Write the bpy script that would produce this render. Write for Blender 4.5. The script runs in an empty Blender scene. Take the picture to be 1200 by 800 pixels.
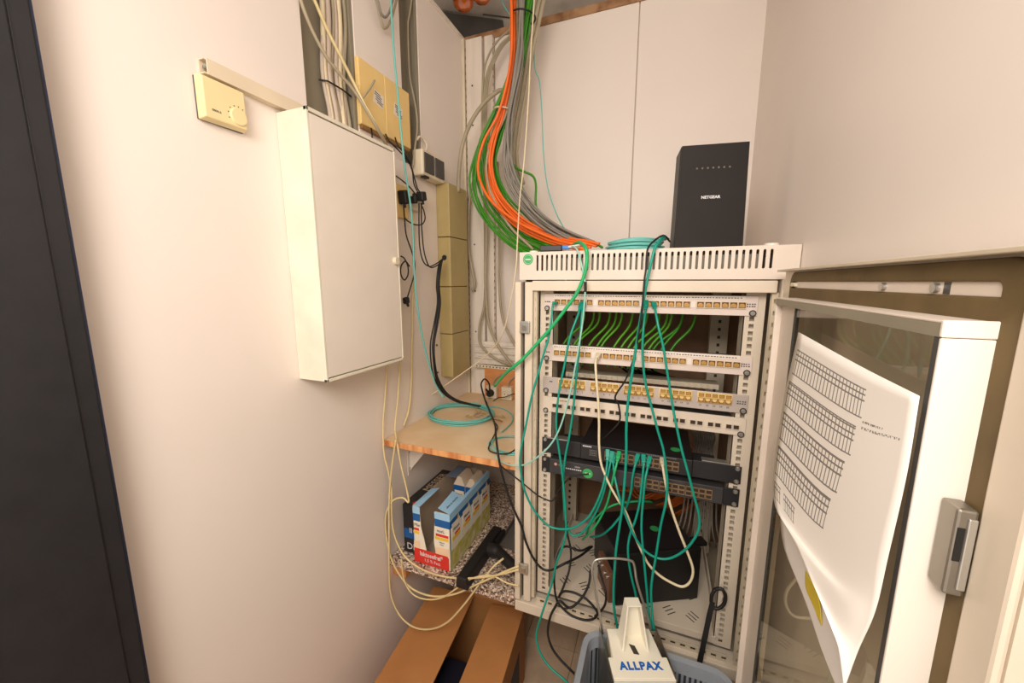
import bpy, bmesh, math, random
from mathutils import Vector, Matrix, Euler
random.seed(7)
scene = bpy.context.scene
col = scene.collection

# ------------------------------------------------------------ camera
cam_data = bpy.data.cameras.new('camera'); cam = bpy.data.objects.new('camera', cam_data); col.objects.link(cam)
cam_data.sensor_width = 36.0; cam_data.lens = 446.58 * 36.0 / 1200.0
cam_data.clip_start = 0.02; cam_data.clip_end = 60
cam.location = (0.8126, -0.9670, 1.4614)
cam.rotation_euler = (math.radians(90 - 8.93), 0, math.radians(21.31))
scene.camera = cam

# ------------------------------------------------------------ world, lamps, exposure
world = bpy.data.worlds.new('world'); scene.world = world; world.use_nodes = True
bg = world.node_tree.nodes['Background']
bg.inputs['Color'].default_value = (1.0, 0.85, 0.71, 1); bg.inputs['Strength'].default_value = 1.05
def area(name, loc, target, size, sizey, power, color):
    d = bpy.data.lights.new(name, 'AREA'); d.shape = 'RECTANGLE'; d.size = size; d.size_y = sizey
    d.energy = power; d.color = color
    o = bpy.data.objects.new(name, d); col.objects.link(o); o.location = loc
    o.rotation_euler = (Vector(target) - Vector(loc)).to_track_quat('-Z', 'Y').to_euler()
    return o
area('near_camera_light', (0.68, -1.35, 1.95), (0.68, 0.1, 0.75), 0.6, 0.5, 15, (1.0, 0.93, 0.86))  # flash-like area light added just above and behind the camera
scene.view_settings.view_transform = 'Standard'
scene.view_settings.look = 'None'
scene.view_settings.gamma = 1.0
scene.view_settings.use_curve_mapping = False
scene.view_settings.exposure = 0.12

# ------------------------------------------------------------ materials
MATS = {}
def srgb(c):
    f = lambda u: u / 12.92 if u <= 0.04045 else ((u + 0.055) / 1.055) ** 2.4
    return tuple(f(x / 255.0) for x in c) + (1.0,)
def mat(name, rgb, rough=0.5, metal=0.0, var=0.06, vscale=12.0, bump=0.0, bscale=200.0, stretch=None, rgb2=None, spec=0.5, coat=0.0):
    if name in MATS: return MATS[name]
    m = bpy.data.materials.new(name); m.use_nodes = True; nt = m.node_tree; N = nt.nodes; L = nt.links
    b = N['Principled BSDF']
    b.inputs['Roughness'].default_value = rough; b.inputs['Metallic'].default_value = metal
    b.inputs['Specular IOR Level'].default_value = spec; b.inputs['Coat Weight'].default_value = coat
    tc = N.new('ShaderNodeTexCoord'); mp = N.new('ShaderNodeMapping'); L.new(tc.outputs['Object'], mp.inputs['Vector'])
    if stretch: mp.inputs['Scale'].default_value = stretch
    nz = N.new('ShaderNodeTexNoise'); nz.inputs['Scale'].default_value = vscale; nz.inputs['Detail'].default_value = 4
    L.new(mp.outputs['Vector'], nz.inputs['Vector'])
    mix = N.new('ShaderNodeMix'); mix.data_type = 'RGBA'
    c = srgb(rgb); c2 = srgb(rgb2) if rgb2 else tuple(x * (1 - var * 3) for x in c[:3]) + (1,)
    mix.inputs['A'].default_value = c; mix.inputs['B'].default_value = c2
    rmp = N.new('ShaderNodeMapRange'); rmp.inputs['From Min'].default_value = 0.42; rmp.inputs['From Max'].default_value = 0.72
    L.new(nz.outputs['Fac'], rmp.inputs['Value']); L.new(rmp.outputs['Result'], mix.inputs['Factor'])
    L.new(mix.outputs['Result'], b.inputs['Base Color'])
    if bump > 0:
        n2 = N.new('ShaderNodeTexNoise'); n2.inputs['Scale'].default_value = bscale; n2.inputs['Detail'].default_value = 3
        L.new(mp.outputs['Vector'], n2.inputs['Vector'])
        bp = N.new('ShaderNodeBump'); bp.inputs['Strength'].default_value = bump; bp.inputs['Distance'].default_value = 0.002
        L.new(n2.outputs['Fac'], bp.inputs['Height']); L.new(bp.outputs['Normal'], b.inputs['Normal'])
    MATS[name] = m
    return m
WALL = mat('white_wall_panel', (238, 227, 218), 0.45, var=0.01, vscale=3, bump=0.05, bscale=60)
WALLB = mat('white_wall_plank', (233, 222, 208), 0.55, var=0.05, vscale=4, stretch=(8, 8, 1), bump=0.05)
CREAM = mat('cream_metal', (220, 206, 186), 0.42, var=0.03, vscale=6)
CREAMD = mat('cream_aged_metal', (208, 194, 170), 0.45, var=0.06, vscale=10)
COVERW = mat('pale_steel_sheet', (222, 208, 194), 0.42, var=0.02)
WHITEB = mat('white_enamel', (234, 224, 212), 0.38, var=0.012)
IVORY = mat('ivory_side', (235, 228, 208), 0.5, var=0.05, vscale=9, bump=0.04)
GREYCH = mat('grey_metal_channel', (150, 141, 122), 0.5, var=0.05, vscale=5, stretch=(1, 1, 0.2))
DARKCH = mat('dark_void', (70, 64, 58), 0.8)
BLACK = mat('black_plastic', (26, 25, 25), 0.42, var=0.05)
BLACKM = mat('black_sheet_metal', (34, 33, 36), 0.40, var=0.05)
BLACKR = mat('black_rubber', (22, 21, 21), 0.55)
DOORB = mat('black_door_paint', (33, 32, 36), 0.5, var=0.08, vscale=30, bump=0.03)
DOORBL = mat('lens_fringe_blue', (26, 36, 58), 0.5)
TEAL = mat('teal_cable', (0, 150, 128), 0.36, var=0.03)
GREENB = mat('bright_green_cable', (36, 172, 104), 0.36, var=0.03)
AQUA = mat('aqua_fiber', (112, 194, 186), 0.4, var=0.03)
AQUAP = mat('pale_aqua_fiber', (152, 205, 192), 0.4, var=0.03)
GREEN = mat('green_cable', (58, 140, 22), 0.4, var=0.06, vscale=30)
GREENL = mat('lime_cable', (92, 172, 36), 0.4, var=0.06, vscale=30)
ORANGE = mat('orange_cable', (245, 112, 36), 0.4, var=0.04)
ORANGED = mat('orange_fiber', (198, 100, 34), 0.45, var=0.06)
GREYC = mat('grey_cable', (139, 133, 124), 0.45, var=0.05)
BEIGEG = mat('beige_grey_cable', (171, 158, 132), 0.5, var=0.05)
CREAMC = mat('cream_cable', (231, 216, 182), 0.42, var=0.03)
YELC = mat('yellowed_cable', (222, 202, 150), 0.45, var=0.03)
PINKC = mat('pale_pink_cable', (205, 188, 172), 0.45, var=0.05)
OLIVE = mat('olive_plastic_duct', (176, 157, 105), 0.45, var=0.03)
YBOX = mat('yellowed_plastic', (241, 208, 138), 0.42, var=0.03)
THERM = mat('ivory_plastic', (238, 219, 168), 0.42, var=0.02)
DUCT = mat('beige_duct', (226, 210, 184), 0.45, var=0.02)
PALEW = mat('old_white_plastic', (226, 214, 188), 0.42, var=0.04)
DKGREY = mat('dark_grey_plastic', (74, 71, 68), 0.5)
SHELFW = mat('dusty_shelf_board', (222, 190, 148), 0.6, var=0.10, vscale=5, rgb2=(236, 214, 182), bump=0.1, bscale=90)
SHELFE = mat('shelf_pine_edge', (226, 166, 108), 0.6, vscale=9, stretch=(6, 1, 1), rgb2=(190, 112, 62))
ORBOARD = mat('orange_brown_board', (214, 142, 84), 0.6, var=0.08, vscale=8, stretch=(1, 1, 5))
CARD = mat('brown_cardboard', (190, 130, 74), 0.75, var=0.06, vscale=6, bump=0.05)
CARDD = mat('cardboard_inside', (150, 104, 62), 0.8, var=0.06)
NAVY = mat('navy_print', (40, 44, 66), 0.6, var=0.1)
GREYB = mat('grey_cardboard_inside', (176, 158, 138), 0.8, var=0.04)
TILE = mat('beige_floor_tile', (216, 188, 158), 0.35, var=0.06, vscale=14)
GROUT = mat('floor_grout', (150, 128, 104), 0.8)
PANELS = mat('light_patch_panel', (224, 208, 198), 0.4, var=0.02)
PANELA = mat('silver_patch_panel', (198, 186, 178), 0.38, metal=0.25, var=0.03)
PANELC = mat('cream_patch_panel', (222, 208, 190), 0.42, var=0.03)
GOLD = mat('gold_jack', (206, 158, 84), 0.4, metal=0.2, var=0.12, vscale=60)
JACKY = mat('yellow_jack', (243, 214, 140), 0.4, var=0.06, vscale=60)
JACKD = mat('dark_jack_recess', (62, 44, 30), 0.6)
JACKW = mat('jack_shell', (232, 216, 186), 0.42)
STEEL = mat('zinc_steel', (198, 195, 188), 0.3, metal=0.8, var=0.05)
STEELB = mat('brushed_steel_plate', (186, 178, 166), 0.28, metal=0.9, var=0.08, vscale=20, stretch=(1, 1, 0.1))
CAGE = mat('dark_cage_hole', (58, 52, 44), 0.7)
GASKET = mat('olive_foam_gasket', (106, 86, 50), 0.75, var=0.10, vscale=16, bump=0.2, bscale=120)
PLATEW = mat('white_moulded_plastic', (246, 240, 222), 0.38, var=0.01)
BLUEI = mat('blue_ink', (0, 98, 190), 0.5)
WINK = mat('white_ink', (225, 225, 225), 0.5)
DINK = mat('dark_ink', (62, 58, 56), 0.6)
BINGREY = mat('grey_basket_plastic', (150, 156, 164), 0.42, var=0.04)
BIND = mat('shaded_basket_plastic', (74, 76, 80), 0.5)  # darker copy of the basket grey, shade put into the colour
REDP = mat('red_print', (222, 52, 40), 0.55)
MILKB = mat('blue_print', (16, 92, 160), 0.5, var=0.04)
MILKL = mat('light_blue_print', (160, 204, 234), 0.5, var=0.03)
MILKW = mat('white_carton', (240, 232, 214), 0.5, var=0.02)
MILKY = mat('yellow_print', (238, 200, 60), 0.5, var=0.04)
MILKG = mat('green_print', (190, 184, 70), 0.5, rgb2=(236, 222, 190), vscale=30)
STICK = mat('green_sticker', (62, 176, 96), 0.5)
COPPER = mat('copper_brown_panel', (128, 86, 64), 0.4, metal=0.2, var=0.06)
LOFT = mat('loft_dark', (150, 140, 130), 0.8, var=0.12, vscale=6)
WOODD = mat('raw_wood_edge', (176, 136, 98), 0.7, rgb2=(120, 78, 44), vscale=20)
AMBER = mat('amber_glass', (176, 84, 22), 0.15, var=0.2, vscale=14, coat=0.5)
BRUSHB = mat('matt_black_plastic', (30, 28, 28), 0.5, var=0.06)
DUSTP = mat('smoky_grey_plastic', (104, 98, 92), 0.4, var=0.08)
YELP = mat('yellow_highlight', (232, 206, 60), 0.7)

def granite():
    m = bpy.data.materials.new('speckled_granite'); m.use_nodes = True; nt = m.node_tree; N = nt.nodes; L = nt.links
    b = N['Principled BSDF']; b.inputs['Roughness'].default_value = 0.35
    tc = N.new('ShaderNodeTexCoord'); v = N.new('ShaderNodeTexVoronoi'); v.inputs['Scale'].default_value = 190
    L.new(tc.outputs['Object'], v.inputs['Vector'])
    sep = N.new('ShaderNodeSeparateColor'); L.new(v.outputs['Color'], sep.inputs['Color'])
    r = N.new('ShaderNodeValToRGB'); L.new(sep.outputs['Red'], r.inputs['Fac']); r.color_ramp.interpolation = 'CONSTANT'
    e = r.color_ramp.elements; e[0].position = 0; e[0].color = srgb((84, 68, 60)); e[1].position = 0.22; e[1].color = srgb((150, 128, 112))
    for p, c in ((0.45, (206, 186, 168)), (0.68, (176, 140, 120)), (0.84, (236, 222, 206))):
        q = e.new(p); q.color = srgb(c)
    L.new(r.outputs['Color'], b.inputs['Base Color']); return m
GRAN = granite()

def glass_mat():
    m = bpy.data.materials.new('tinted_glass'); m.use_nodes = True; nt = m.node_tree; N = nt.nodes; L = nt.links
    out = N['Material Output']; N.remove(N['Principled BSDF'])
    tr = N.new('ShaderNodeBsdfTransparent'); tr.inputs['Color'].default_value = srgb((250, 249, 243))
    gl = N.new('ShaderNodeBsdfGlossy'); gl.inputs['Roughness'].default_value = 0.02
    gl.inputs['Color'].default_value = (0.9, 0.9, 0.86, 1)
    fr = N.new('ShaderNodeFresnel'); fr.inputs['IOR'].default_value = 1.4
    ge = N.new('ShaderNodeNewGeometry'); sb = N.new('ShaderNodeMath'); sb.operation = 'SUBTRACT'; sb.inputs[0].default_value = 1.0; L.new(ge.outputs['Backfacing'], sb.inputs[1])
    ml = N.new('ShaderNodeMath'); ml.operation = 'MULTIPLY'; L.new(fr.outputs['Fac'], ml.inputs[0]); L.new(sb.outputs[0], ml.inputs[1])
    mx = N.new('ShaderNodeMixShader'); L.new(ml.outputs[0], mx.inputs['Fac'])
    L.new(tr.outputs['BSDF'], mx.inputs[1]); L.new(gl.outputs['BSDF'], mx.inputs[2]); L.new(mx.outputs['Shader'], out.inputs['Surface'])
    return m
GLASS = glass_mat()

def paper_mat():
    # white paper with printed tables, laid out in the sheet's own UV space
    m = bpy.data.materials.new('printed_paper'); m.use_nodes = True; nt = m.node_tree; N = nt.nodes; L = nt.links
    b = N['Principled BSDF']; b.inputs['Roughness'].default_value = 0.8
    uv = N.new('ShaderNodeUVMap'); sp = N.new('ShaderNodeSeparateXYZ'); L.new(uv.outputs['UV'], sp.inputs['Vector'])
    def M(op, a, bb=None, cc=None):
        n = N.new('ShaderNodeMath'); n.operation = op
        for i, x in enumerate((a, bb, cc)):
            if x is None: continue
            if isinstance(x, (int, float)): n.inputs[i].default_value = x
            else: L.new(x, n.inputs[i])
        return n.outputs[0]
    u, v = sp.outputs['X'], sp.outputs['Y']          # v measured downwards from the top edge
    def inside(x, a, c): return M('MULTIPLY', M('GREATER_THAN', x, a), M('LESS_THAN', x, c))
    def lines(x, n, w): return M('LESS_THAN', M('FRACT', M('MULTIPLY', x, n)), w)
    total = None
    def add(t):
        nonlocal total
        total = t if total is None else M('MAXIMUM', total, t)
    for (u0, u1, v0, v1, nu, nv) in ((0.03, 0.60, 0.040, 0.104, 40, 78), (0.02, 0.57, 0.124, 0.188, 40, 78), (0.02, 0.54, 0.204, 0.266, 40, 78), (0.02, 0.51, 0.280, 0.342, 40, 78), (0.02, 0.10, 0.36, 0.405, 44, 78), (0.14, 0.26, 0.36, 0.405, 44, 78)):
        box = M('MULTIPLY', inside(u, u0, u1), inside(v, v0, v1))
        upper = M('LESS_THAN', v, v0 + (v1 - v0) * 0.55)
        grid = M('MAXIMUM', M('MULTIPLY', lines(u, nu, 0.25), 1.0), M('MULTIPLY', lines(v, nv, 0.28), upper))
        edge = M('MAXIMUM', M('GREATER_THAN', v, v1 - 0.003), M('LESS_THAN', v, v0 + 0.003))
        add(M('MULTIPLY', box, M('MAXIMUM', grid, edge)))
    nz = N.new('ShaderNodeTexNoise'); nz.inputs['Scale'].default_value = 90; L.new(uv.outputs['UV'], nz.inputs['Vector'])
    txt = M('GREATER_THAN', nz.outputs['Fac'], 0.5)
    for (u0, u1, v0, v1) in ((0.61, 0.78, 0.107, 0.112), (0.61, 0.92, 0.120, 0.1255), (0.36, 0.42, 0.48, 0.486)):
        add(M('MULTIPLY', txt, M('MULTIPLY', inside(u, u0, u1), inside(v, v0, v1))))
    mix = N.new('ShaderNodeMix'); mix.data_type = 'RGBA'
    mix.inputs['A'].default_value = srgb((243, 236, 228)); mix.inputs['B'].default_value = srgb((132, 124, 118))
    L.new(total, mix.inputs['Factor']); L.new(mix.outputs['Result'], b.inputs['Base Color'])
    return m
PAPER = paper_mat()
PLAINP = mat('plain_paper', (238, 232, 226), 0.8, var=0.01)

# ------------------------------------------------------------ mesh helpers
def world_loc(o):
    p = Vector((0, 0, 0))
    while o is not None:
        p += o.location; o = o.parent
    return p
class MB:
    def __init__(s): s.v = []; s.f = []
    def quad(s, *pts):
        n = len(s.v); s.v += [tuple(p) for p in pts]; s.f.append(tuple(range(n, n + len(pts)))); return s
    def box(s, x0, x1, y0, y1, z0, z1):
        n = len(s.v)
        s.v += [(x0, y0, z0), (x1, y0, z0), (x1, y1, z0), (x0, y1, z0), (x0, y0, z1), (x1, y0, z1), (x1, y1, z1), (x0, y1, z1)]
        s.f += [tuple(n + i for i in q) for q in ((0, 3, 2, 1), (4, 5, 6, 7), (0, 1, 5, 4), (1, 2, 6, 5), (2, 3, 7, 6), (3, 0, 4, 7))]
        return s
    def obox(s, c, size, rot=(0, 0, 0), M=None):
        R = M if M is not None else Euler(rot).to_matrix(); c = Vector(c); n = len(s.v); a, b, d = (x / 2 for x in size)
        for q in ((-a, -b, -d), (a, -b, -d), (a, b, -d), (-a, b, -d), (-a, -b, d), (a, -b, d), (a, b, d), (-a, b, d)):
            s.v.append(tuple(c + R @ Vector(q)))
        s.f += [tuple(n + i for i in q) for q in ((0, 3, 2, 1), (4, 5, 6, 7), (0, 1, 5, 4), (1, 2, 6, 5), (2, 3, 7, 6), (3, 0, 4, 7))]
        return s
    def hexa(s, p):   # eight corners: bottom ring then top ring
        n = len(s.v); s.v += [tuple(q) for q in p]
        s.f += [tuple(n + i for i in q) for q in ((0, 3, 2, 1), (4, 5, 6, 7), (0, 1, 5, 4), (1, 2, 6, 5), (2, 3, 7, 6), (3, 0, 4, 7))]
        return s
    def prism(s, poly, vec):
        n = len(s.v); k = len(poly); vec = Vector(vec)
        s.v += [tuple(p) for p in poly] + [tuple(Vector(p) + vec) for p in poly]
        s.f.append(tuple(range(n + k - 1, n - 1, -1))); s.f.append(tuple(range(n + k, n + 2 * k)))
        for i in range(k):
            j = (i + 1) % k; s.f.append((n + i, n + j, n + k + j, n + k + i))
        return s
    def tube(s, pts, r, n=8, cap=True, closed=False):
        pts = [Vector(p) for p in pts]; k = len(pts); base = len(s.v)
        rr = r if isinstance(r, (list, tuple)) else [r] * k
        prev = None; 
        for i, p in enumerate(pts):
            if closed: t = pts[(i + 1) % k] - pts[i - 1]
            else: t = pts[min(i + 1, k - 1)] - pts[max(i - 1, 0)]
            if t.length < 1e-9: t = Vector((0, 0, 1))
            t.normalize()
            if prev is None:
                a = Vector((0, 0, 1)) if abs(t.z) < 0.9 else Vector((1, 0, 0)); u = t.cross(a).normalized()
            else:
                u = (prev - t * prev.dot(t))
                u = u.normalized() if u.length > 1e-6 else t.orthogonal().normalized()
            prev = u; w = t.cross(u)
            for j in range(n):
                a = 2 * math.pi * j / n
                s.v.append(tuple(p + (u * math.cos(a) + w * math.sin(a)) * rr[i]))
        for i in range(k if closed else k - 1):
            i2 = (i + 1) % k
            for j in range(n):
                j2 = (j + 1) % n
                s.f.append((base + i * n + j, base + i * n + j2, base + i2 * n + j2, base + i2 * n + j))
        if cap and not closed:
            s.f.append(tuple(base + j for j in range(n - 1, -1, -1))); s.f.append(tuple(base + (k - 1) * n + j for j in range(n)))
        return s
    def cyl(s, p0, p1, r0, r1=None, n=16): return s.tube([p0, p1], [r0, r0 if r1 is None else r1], n)
    def mesh(s, name, off=Vector((0, 0, 0)), smooth=False):
        me = bpy.data.meshes.new(name); me.from_pydata([tuple(Vector(p) - off) for p in s.v], [], s.f)
        if smooth:
            for p in me.polygons: p.use_smooth = True
        me.update(); return me
    def build(s, name, m, parent=None, bevel=0.0, smooth=False, loc=None):
        off = world_loc(parent) if parent else (Vector(loc) if loc else Vector(s.v[0]))
        me = s.mesh(name, off, smooth)
        bm = bmesh.new(); bm.from_mesh(me); bmesh.ops.recalc_face_normals(bm, faces=bm.faces); bm.to_mesh(me); bm.free()
        me.materials.append(m); o = bpy.data.objects.new(name, me); col.objects.link(o)
        if parent: o.parent = parent
        else: o.location = off
        if bevel > 0:
            b = o.modifiers.new('Bevel', 'BEVEL'); b.width = bevel; b.segments = 2; b.limit_method = 'ANGLE'
        return o
def tag(o, label, cat, group=None):
    o['label'] = label; o['category'] = cat
    if group: o['group'] = group
    return o
def struct(o): o['kind'] = 'structure'; return o
def thing(name, label, cat, loc, group=None):
    o = bpy.data.objects.new(name, None); col.objects.link(o); o.location = loc; o.empty_display_size = 0.02
    return tag(o, label, cat, group)
def inst(name, me, loc, parent, rot=None):
    o = bpy.data.objects.new(name, me); col.objects.link(o); o.parent = parent
    o.location = Vector(loc) - world_loc(parent)
    if rot: o.rotation_euler = rot
    return o
def spline(pts, seg=6, closed=False):
    P = [Vector(p) for p in pts]; k = len(P); out = []
    if k < 3 and not closed: return P
    rng = k if closed else k - 1
    for i in range(rng):
        p0 = P[i - 1] if (i > 0 or closed) else P[0] * 2 - P[1]; p1 = P[i]; p2 = P[(i + 1) % k]
        p3 = P[(i + 2) % k] if (i + 2 < k or closed) else P[k - 1] * 2 - P[k - 2]
        for j in range(seg):
            t = j / seg
            out.append(0.5 * ((2 * p1) + (p2 - p0) * t + (2 * p0 - 5 * p1 + 4 * p2 - p3) * t * t + (3 * p1 - p0 - 3 * p2 + p3) * t ** 3))
    if not closed: out.append(P[-1])
    return out
def cable(name, label, pts, r, m, group=None, cat='cable', seg=6, n=8, plug0=None, plug1=None):
    pts = list(pts)
    if pts[0][2] > 2.05 and name != 'lead_wire': pts = [(pts[0][0], pts[0][1], 2.875), (pts[0][0], pts[0][1], max(2.5, pts[0][2] + 0.1))] + pts     # runs on up into the loft
    if pts[-1][2] > 2.05 and name != 'lead_wire': pts = pts + [(pts[-1][0], pts[-1][1], max(2.5, pts[-1][2] + 0.1)), (pts[-1][0], pts[-1][1], 2.875)]
    sp = spline(pts, seg)
    o = MB().tube(sp, r, n).build(name, m, None, smooth=True, loc=pts[0])
    tag(o, label, cat, group)
    for end, pm in ((0, plug0), (1, plug1)):
        if pm is None: continue
        p = sp[0] if end == 0 else sp[-1]; q = sp[3] if end == 0 else sp[-4]
        d = (Vector(p) - Vector(q)).normalized()
        R = d.to_track_quat('Z', 'Y').to_matrix()
        b = MB().obox(Vector(p), (0.0105, 0.0085, 0.020), M=R)
        b.obox(Vector(p) - d * 0.014, (0.0075, 0.0075, 0.010), M=R)
        b.build('plug', pm, o, bevel=0.0012)
    return o
def text(txt, size, m, parent, loc, xdir, ydir, name='lettering', align='CENTER', ext=0.0002, sx=1.0, bold=0.0, spacing=1.0):
    cu = bpy.data.curves.new(name, 'FONT'); cu.body = txt; cu.size = size; cu.align_x = align; cu.align_y = 'CENTER'; cu.extrude = ext; cu.resolution_u = 2; cu.offset = bold; cu.space_character = spacing
    t = bpy.data.objects.new('tmp', cu); col.objects.link(t)
    dg = bpy.context.evaluated_depsgraph_get(); me = bpy.data.meshes.new_from_object(t.evaluated_get(dg))
    bpy.data.objects.remove(t); bpy.data.curves.remove(cu)
    X = Vector(xdir).normalized(); Z = X.cross(Vector(ydir)).normalized(); Y = Z.cross(X)
    R = Matrix((X * sx, Y, Z)).transposed()
    me.transform(R.to_4x4()); me.name = name; me.materials.clear(); me.materials.append(m)
    o = bpy.data.objects.new(name, me); col.objects.link(o); o.parent = parent
    o.location = Vector(loc) - world_loc(parent)
    return o
def disc(c, nrm, r, th, n=20):
    c = Vector(c); nrm = Vector(nrm).normalized()
    return MB().cyl(c, c + nrm * th, r, n=n)

# ============================================================ THE SETTING
XR, YB, ZT = 1.0695, 0.58, 2.43
fl = struct(MB().box(-0.1, 1.3, -1.8, 0.75, -0.06, -0.004).build('floor', GROUT, loc=(0.5, -0.5, 0)))
tm = MB().box(-0.0985, 0.0985, -0.0985, 0.0985, -0.006, 0.0).mesh('tile'); tm.materials.append(TILE)
for i in range(6):
    for j in range(10):
        inst('tile', tm, (0.067 + 0.2 * i, -1.355 + 0.2 * j, 0), fl)

# left wall: lower slab, three upper panels, two open cable channels
w = MB(); w.box(-0.12, 0, -1.8, -0.228, 0, ZT); w.box(-0.12, 0, -0.228, YB, 0, 1.85)
wl = struct(w.build('wall_left', WALL, loc=(0, -0.5, 0)))
for (a, b) in ((-0.057, 0.147), (0.244, YB)):
    MB().box(-0.12, 0, a, b, 1.85, ZT).build('wall_panel', WALL, wl, bevel=0.002)
for (a, b, d) in ((-0.228, -0.057, 0.042), (0.147, 0.244, 0.05)):
    c = MB(); c.box(-0.12, -d, a, b, 1.85, ZT + 0.1); c.box(-d, -0.004, b - 0.0015, b, 1.85, ZT + 0.05); c.box(-d, -0.004, a, a + 0.0015, 1.85, ZT + 0.05)
    c.box(-0.006, -0.002, b - 0.012, b - 0.001, 1.85, ZT + 0.05)
    c.build('cable_channel', GREYCH, wl)
# back wall: two big panels with a joint, planks in the left corner
bw = struct(MB().box(-0.1, 1.3, YB + 0.012, 0.75, 0, ZT).build('wall_back', WALLB, loc=(0.5, YB, 0)))
MB().box(0.135, 0.684, YB, YB + 0.013, 0, ZT - 0.01).build('wall_panel', WALL, bw, bevel=0.002)
MB().box(0.687, 1.2, YB, YB + 0.013, 0, ZT - 0.01).build('wall_panel', WALL, bw, bevel=0.002)
MB().box(0.016, 0.088, 0.555, YB + 0.013, 0.95, ZT - 0.005).build('plank', WALLB, bw, bevel=0.003)
MB().box(0.096, 0.132, 0.562, YB + 0.013, 0.95, ZT - 0.005).build('plank', WALLB, bw, bevel=0.003)
for k, z in enumerate((2.25, 2.10, 1.9, 1.62, 1.42, 1.24)):
    disc((0.045, 0.5555, z), (0, -1, 0), 0.0035, 0.002, 10).build('screw_hole', DARKCH, bw)
pv = MB(); pv.box(0.0, 0.012, 0.55, YB, 0.95, ZT)
pv.build('corner_profile', PALEW, bw, bevel=0.002)
hs = MB()
for k in range(46): hs.box(0.0118, 0.0126, 0.560, 0.567, 1.08 + 0.029 * k, 1.092 + 0.029 * k)
for k in range(46): hs.box(0.1315, 0.1325, 0.566, 0.573, 1.08 + 0.029 * k, 1.092 + 0.029 * k)
hs.build('perforation', mat('taupe_perforation', (150, 138, 122), 0.7), bw)
wr = struct(MB().box(XR, 1.3, -1.8, YB, 0, ZT).build('wall_right', WALL, loc=(XR, -0.5, 0)))
# loft above the wall tops
tr = struct(MB().box(-0.02, 1.3, YB - 0.004, YB + 0.05, ZT - 0.01, ZT + 0.018).build('trim_1', WOODD, bevel=0.002))
tr2 = struct(MB().box(-0.06, 0.006, -1.8, YB, ZT - 0.004, ZT + 0.010).build('trim_2', WALLB, bevel=0.002))
ce = struct(MB().box(-0.6, 1.5, -0.40, 1.6, 2.88, 2.93).build('ceiling', LOFT))
MB().box(-0.6, 1.5, 1.55, 1.6, 2.3, 2.88).build('loft_end_board', LOFT, ce)
MB().box(-0.6, -0.55, -0.5, 1.6, 2.3, 2.88).build('loft_side_board', LOFT, ce)
bm_ = thing('steel_beam', 'grey steel roof beam seen above the back wall', 'beam', (0.62, 0.75, 2.55))
MB().box(0.60, 0.612, 0.74, 0.80, 2.40, 2.9).build('web', GREYCH, bm_); MB().box(0.57, 0.64, 0.735, 0.742, 2.40, 2.9).build('flange', GREYCH, bm_)
bm2 = thing('metal_sheet', 'leaning dark grey metal sheet in the loft corner above left wall', 'metal sheet', (-0.16, 1.08, 2.44))
MB().hexa([(-0.3, 1.00, 2.44), (-0.02, 1.16, 2.44), (-0.02, 1.17, 2.44), (-0.3, 1.02, 2.44), (-0.36, 1.00, 2.87), (-0.08, 1.18, 2.87), (-0.08, 1.19, 2.87), (-0.36, 1.02, 2.87)]).build('sheet', DKGREY, bm2)
for k, (c, lab) in enumerate((((-0.145, 0.85, 2.775), 'amber glass dome in the loft, left one of the pair'), ((-0.048, 0.85, 2.785), 'amber glass dome in the loft, right one beside the cable bundle'))):
    t = thing('glass_dome', lab, 'lamp', c, 'amber domes in the loft')
    g = MB(); prof = [(0.0, -0.035), (0.030, -0.03), (0.046, -0.012), (0.052, 0.014), (0.048, 0.05)]
    g.tube([(c[0], c[1], c[2] + z) for r, z in prof], [max(r, 0.002) for r, z in prof], 20); g.build('dome', AMBER, t, smooth=True)
    MB().cyl((c[0], c[1], c[2] + 0.05), (c[0], c[1], c[2] + 0.085), 0.052, 0.03, 20).build('collar', DKGREY, t)
    MB().cyl((c[0], c[1], c[2] + 0.085), (c[0], c[1], 2.89), 0.006, n=8).build('stem', DKGREY, t)

# black door leaf standing open at the far left
dr = MB().box(0.012, 0.050, -1.55, -0.705, 0.02, 2.25).build('door_1', DOORB, loc=(0.03, -1.1, 0.02), bevel=0.002); struct(dr)
MB().box(0.006, 0.046, -0.7045, -0.683, 0.02, 2.25).build('edge_strip', DOORB, dr, bevel=0.002)
MB().box(0.004, 0.044, -0.683, -0.680, 0.02, 2.25).build('fringe_band', DOORBL, dr)  # blue colour fringe of the lens, painted as a thin band
MB().box(0.02, 0.040, -0.72, -0.675, 0.0, 0.72).build('threshold_mark', YELP, dr)

# ============================================================ SERVER CABINET
CAB = thing('server_cabinet', 'cream steel network cabinet with open glass door in the corner', 'server cabinet', (0.768, 0.2, 0.5))
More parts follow.
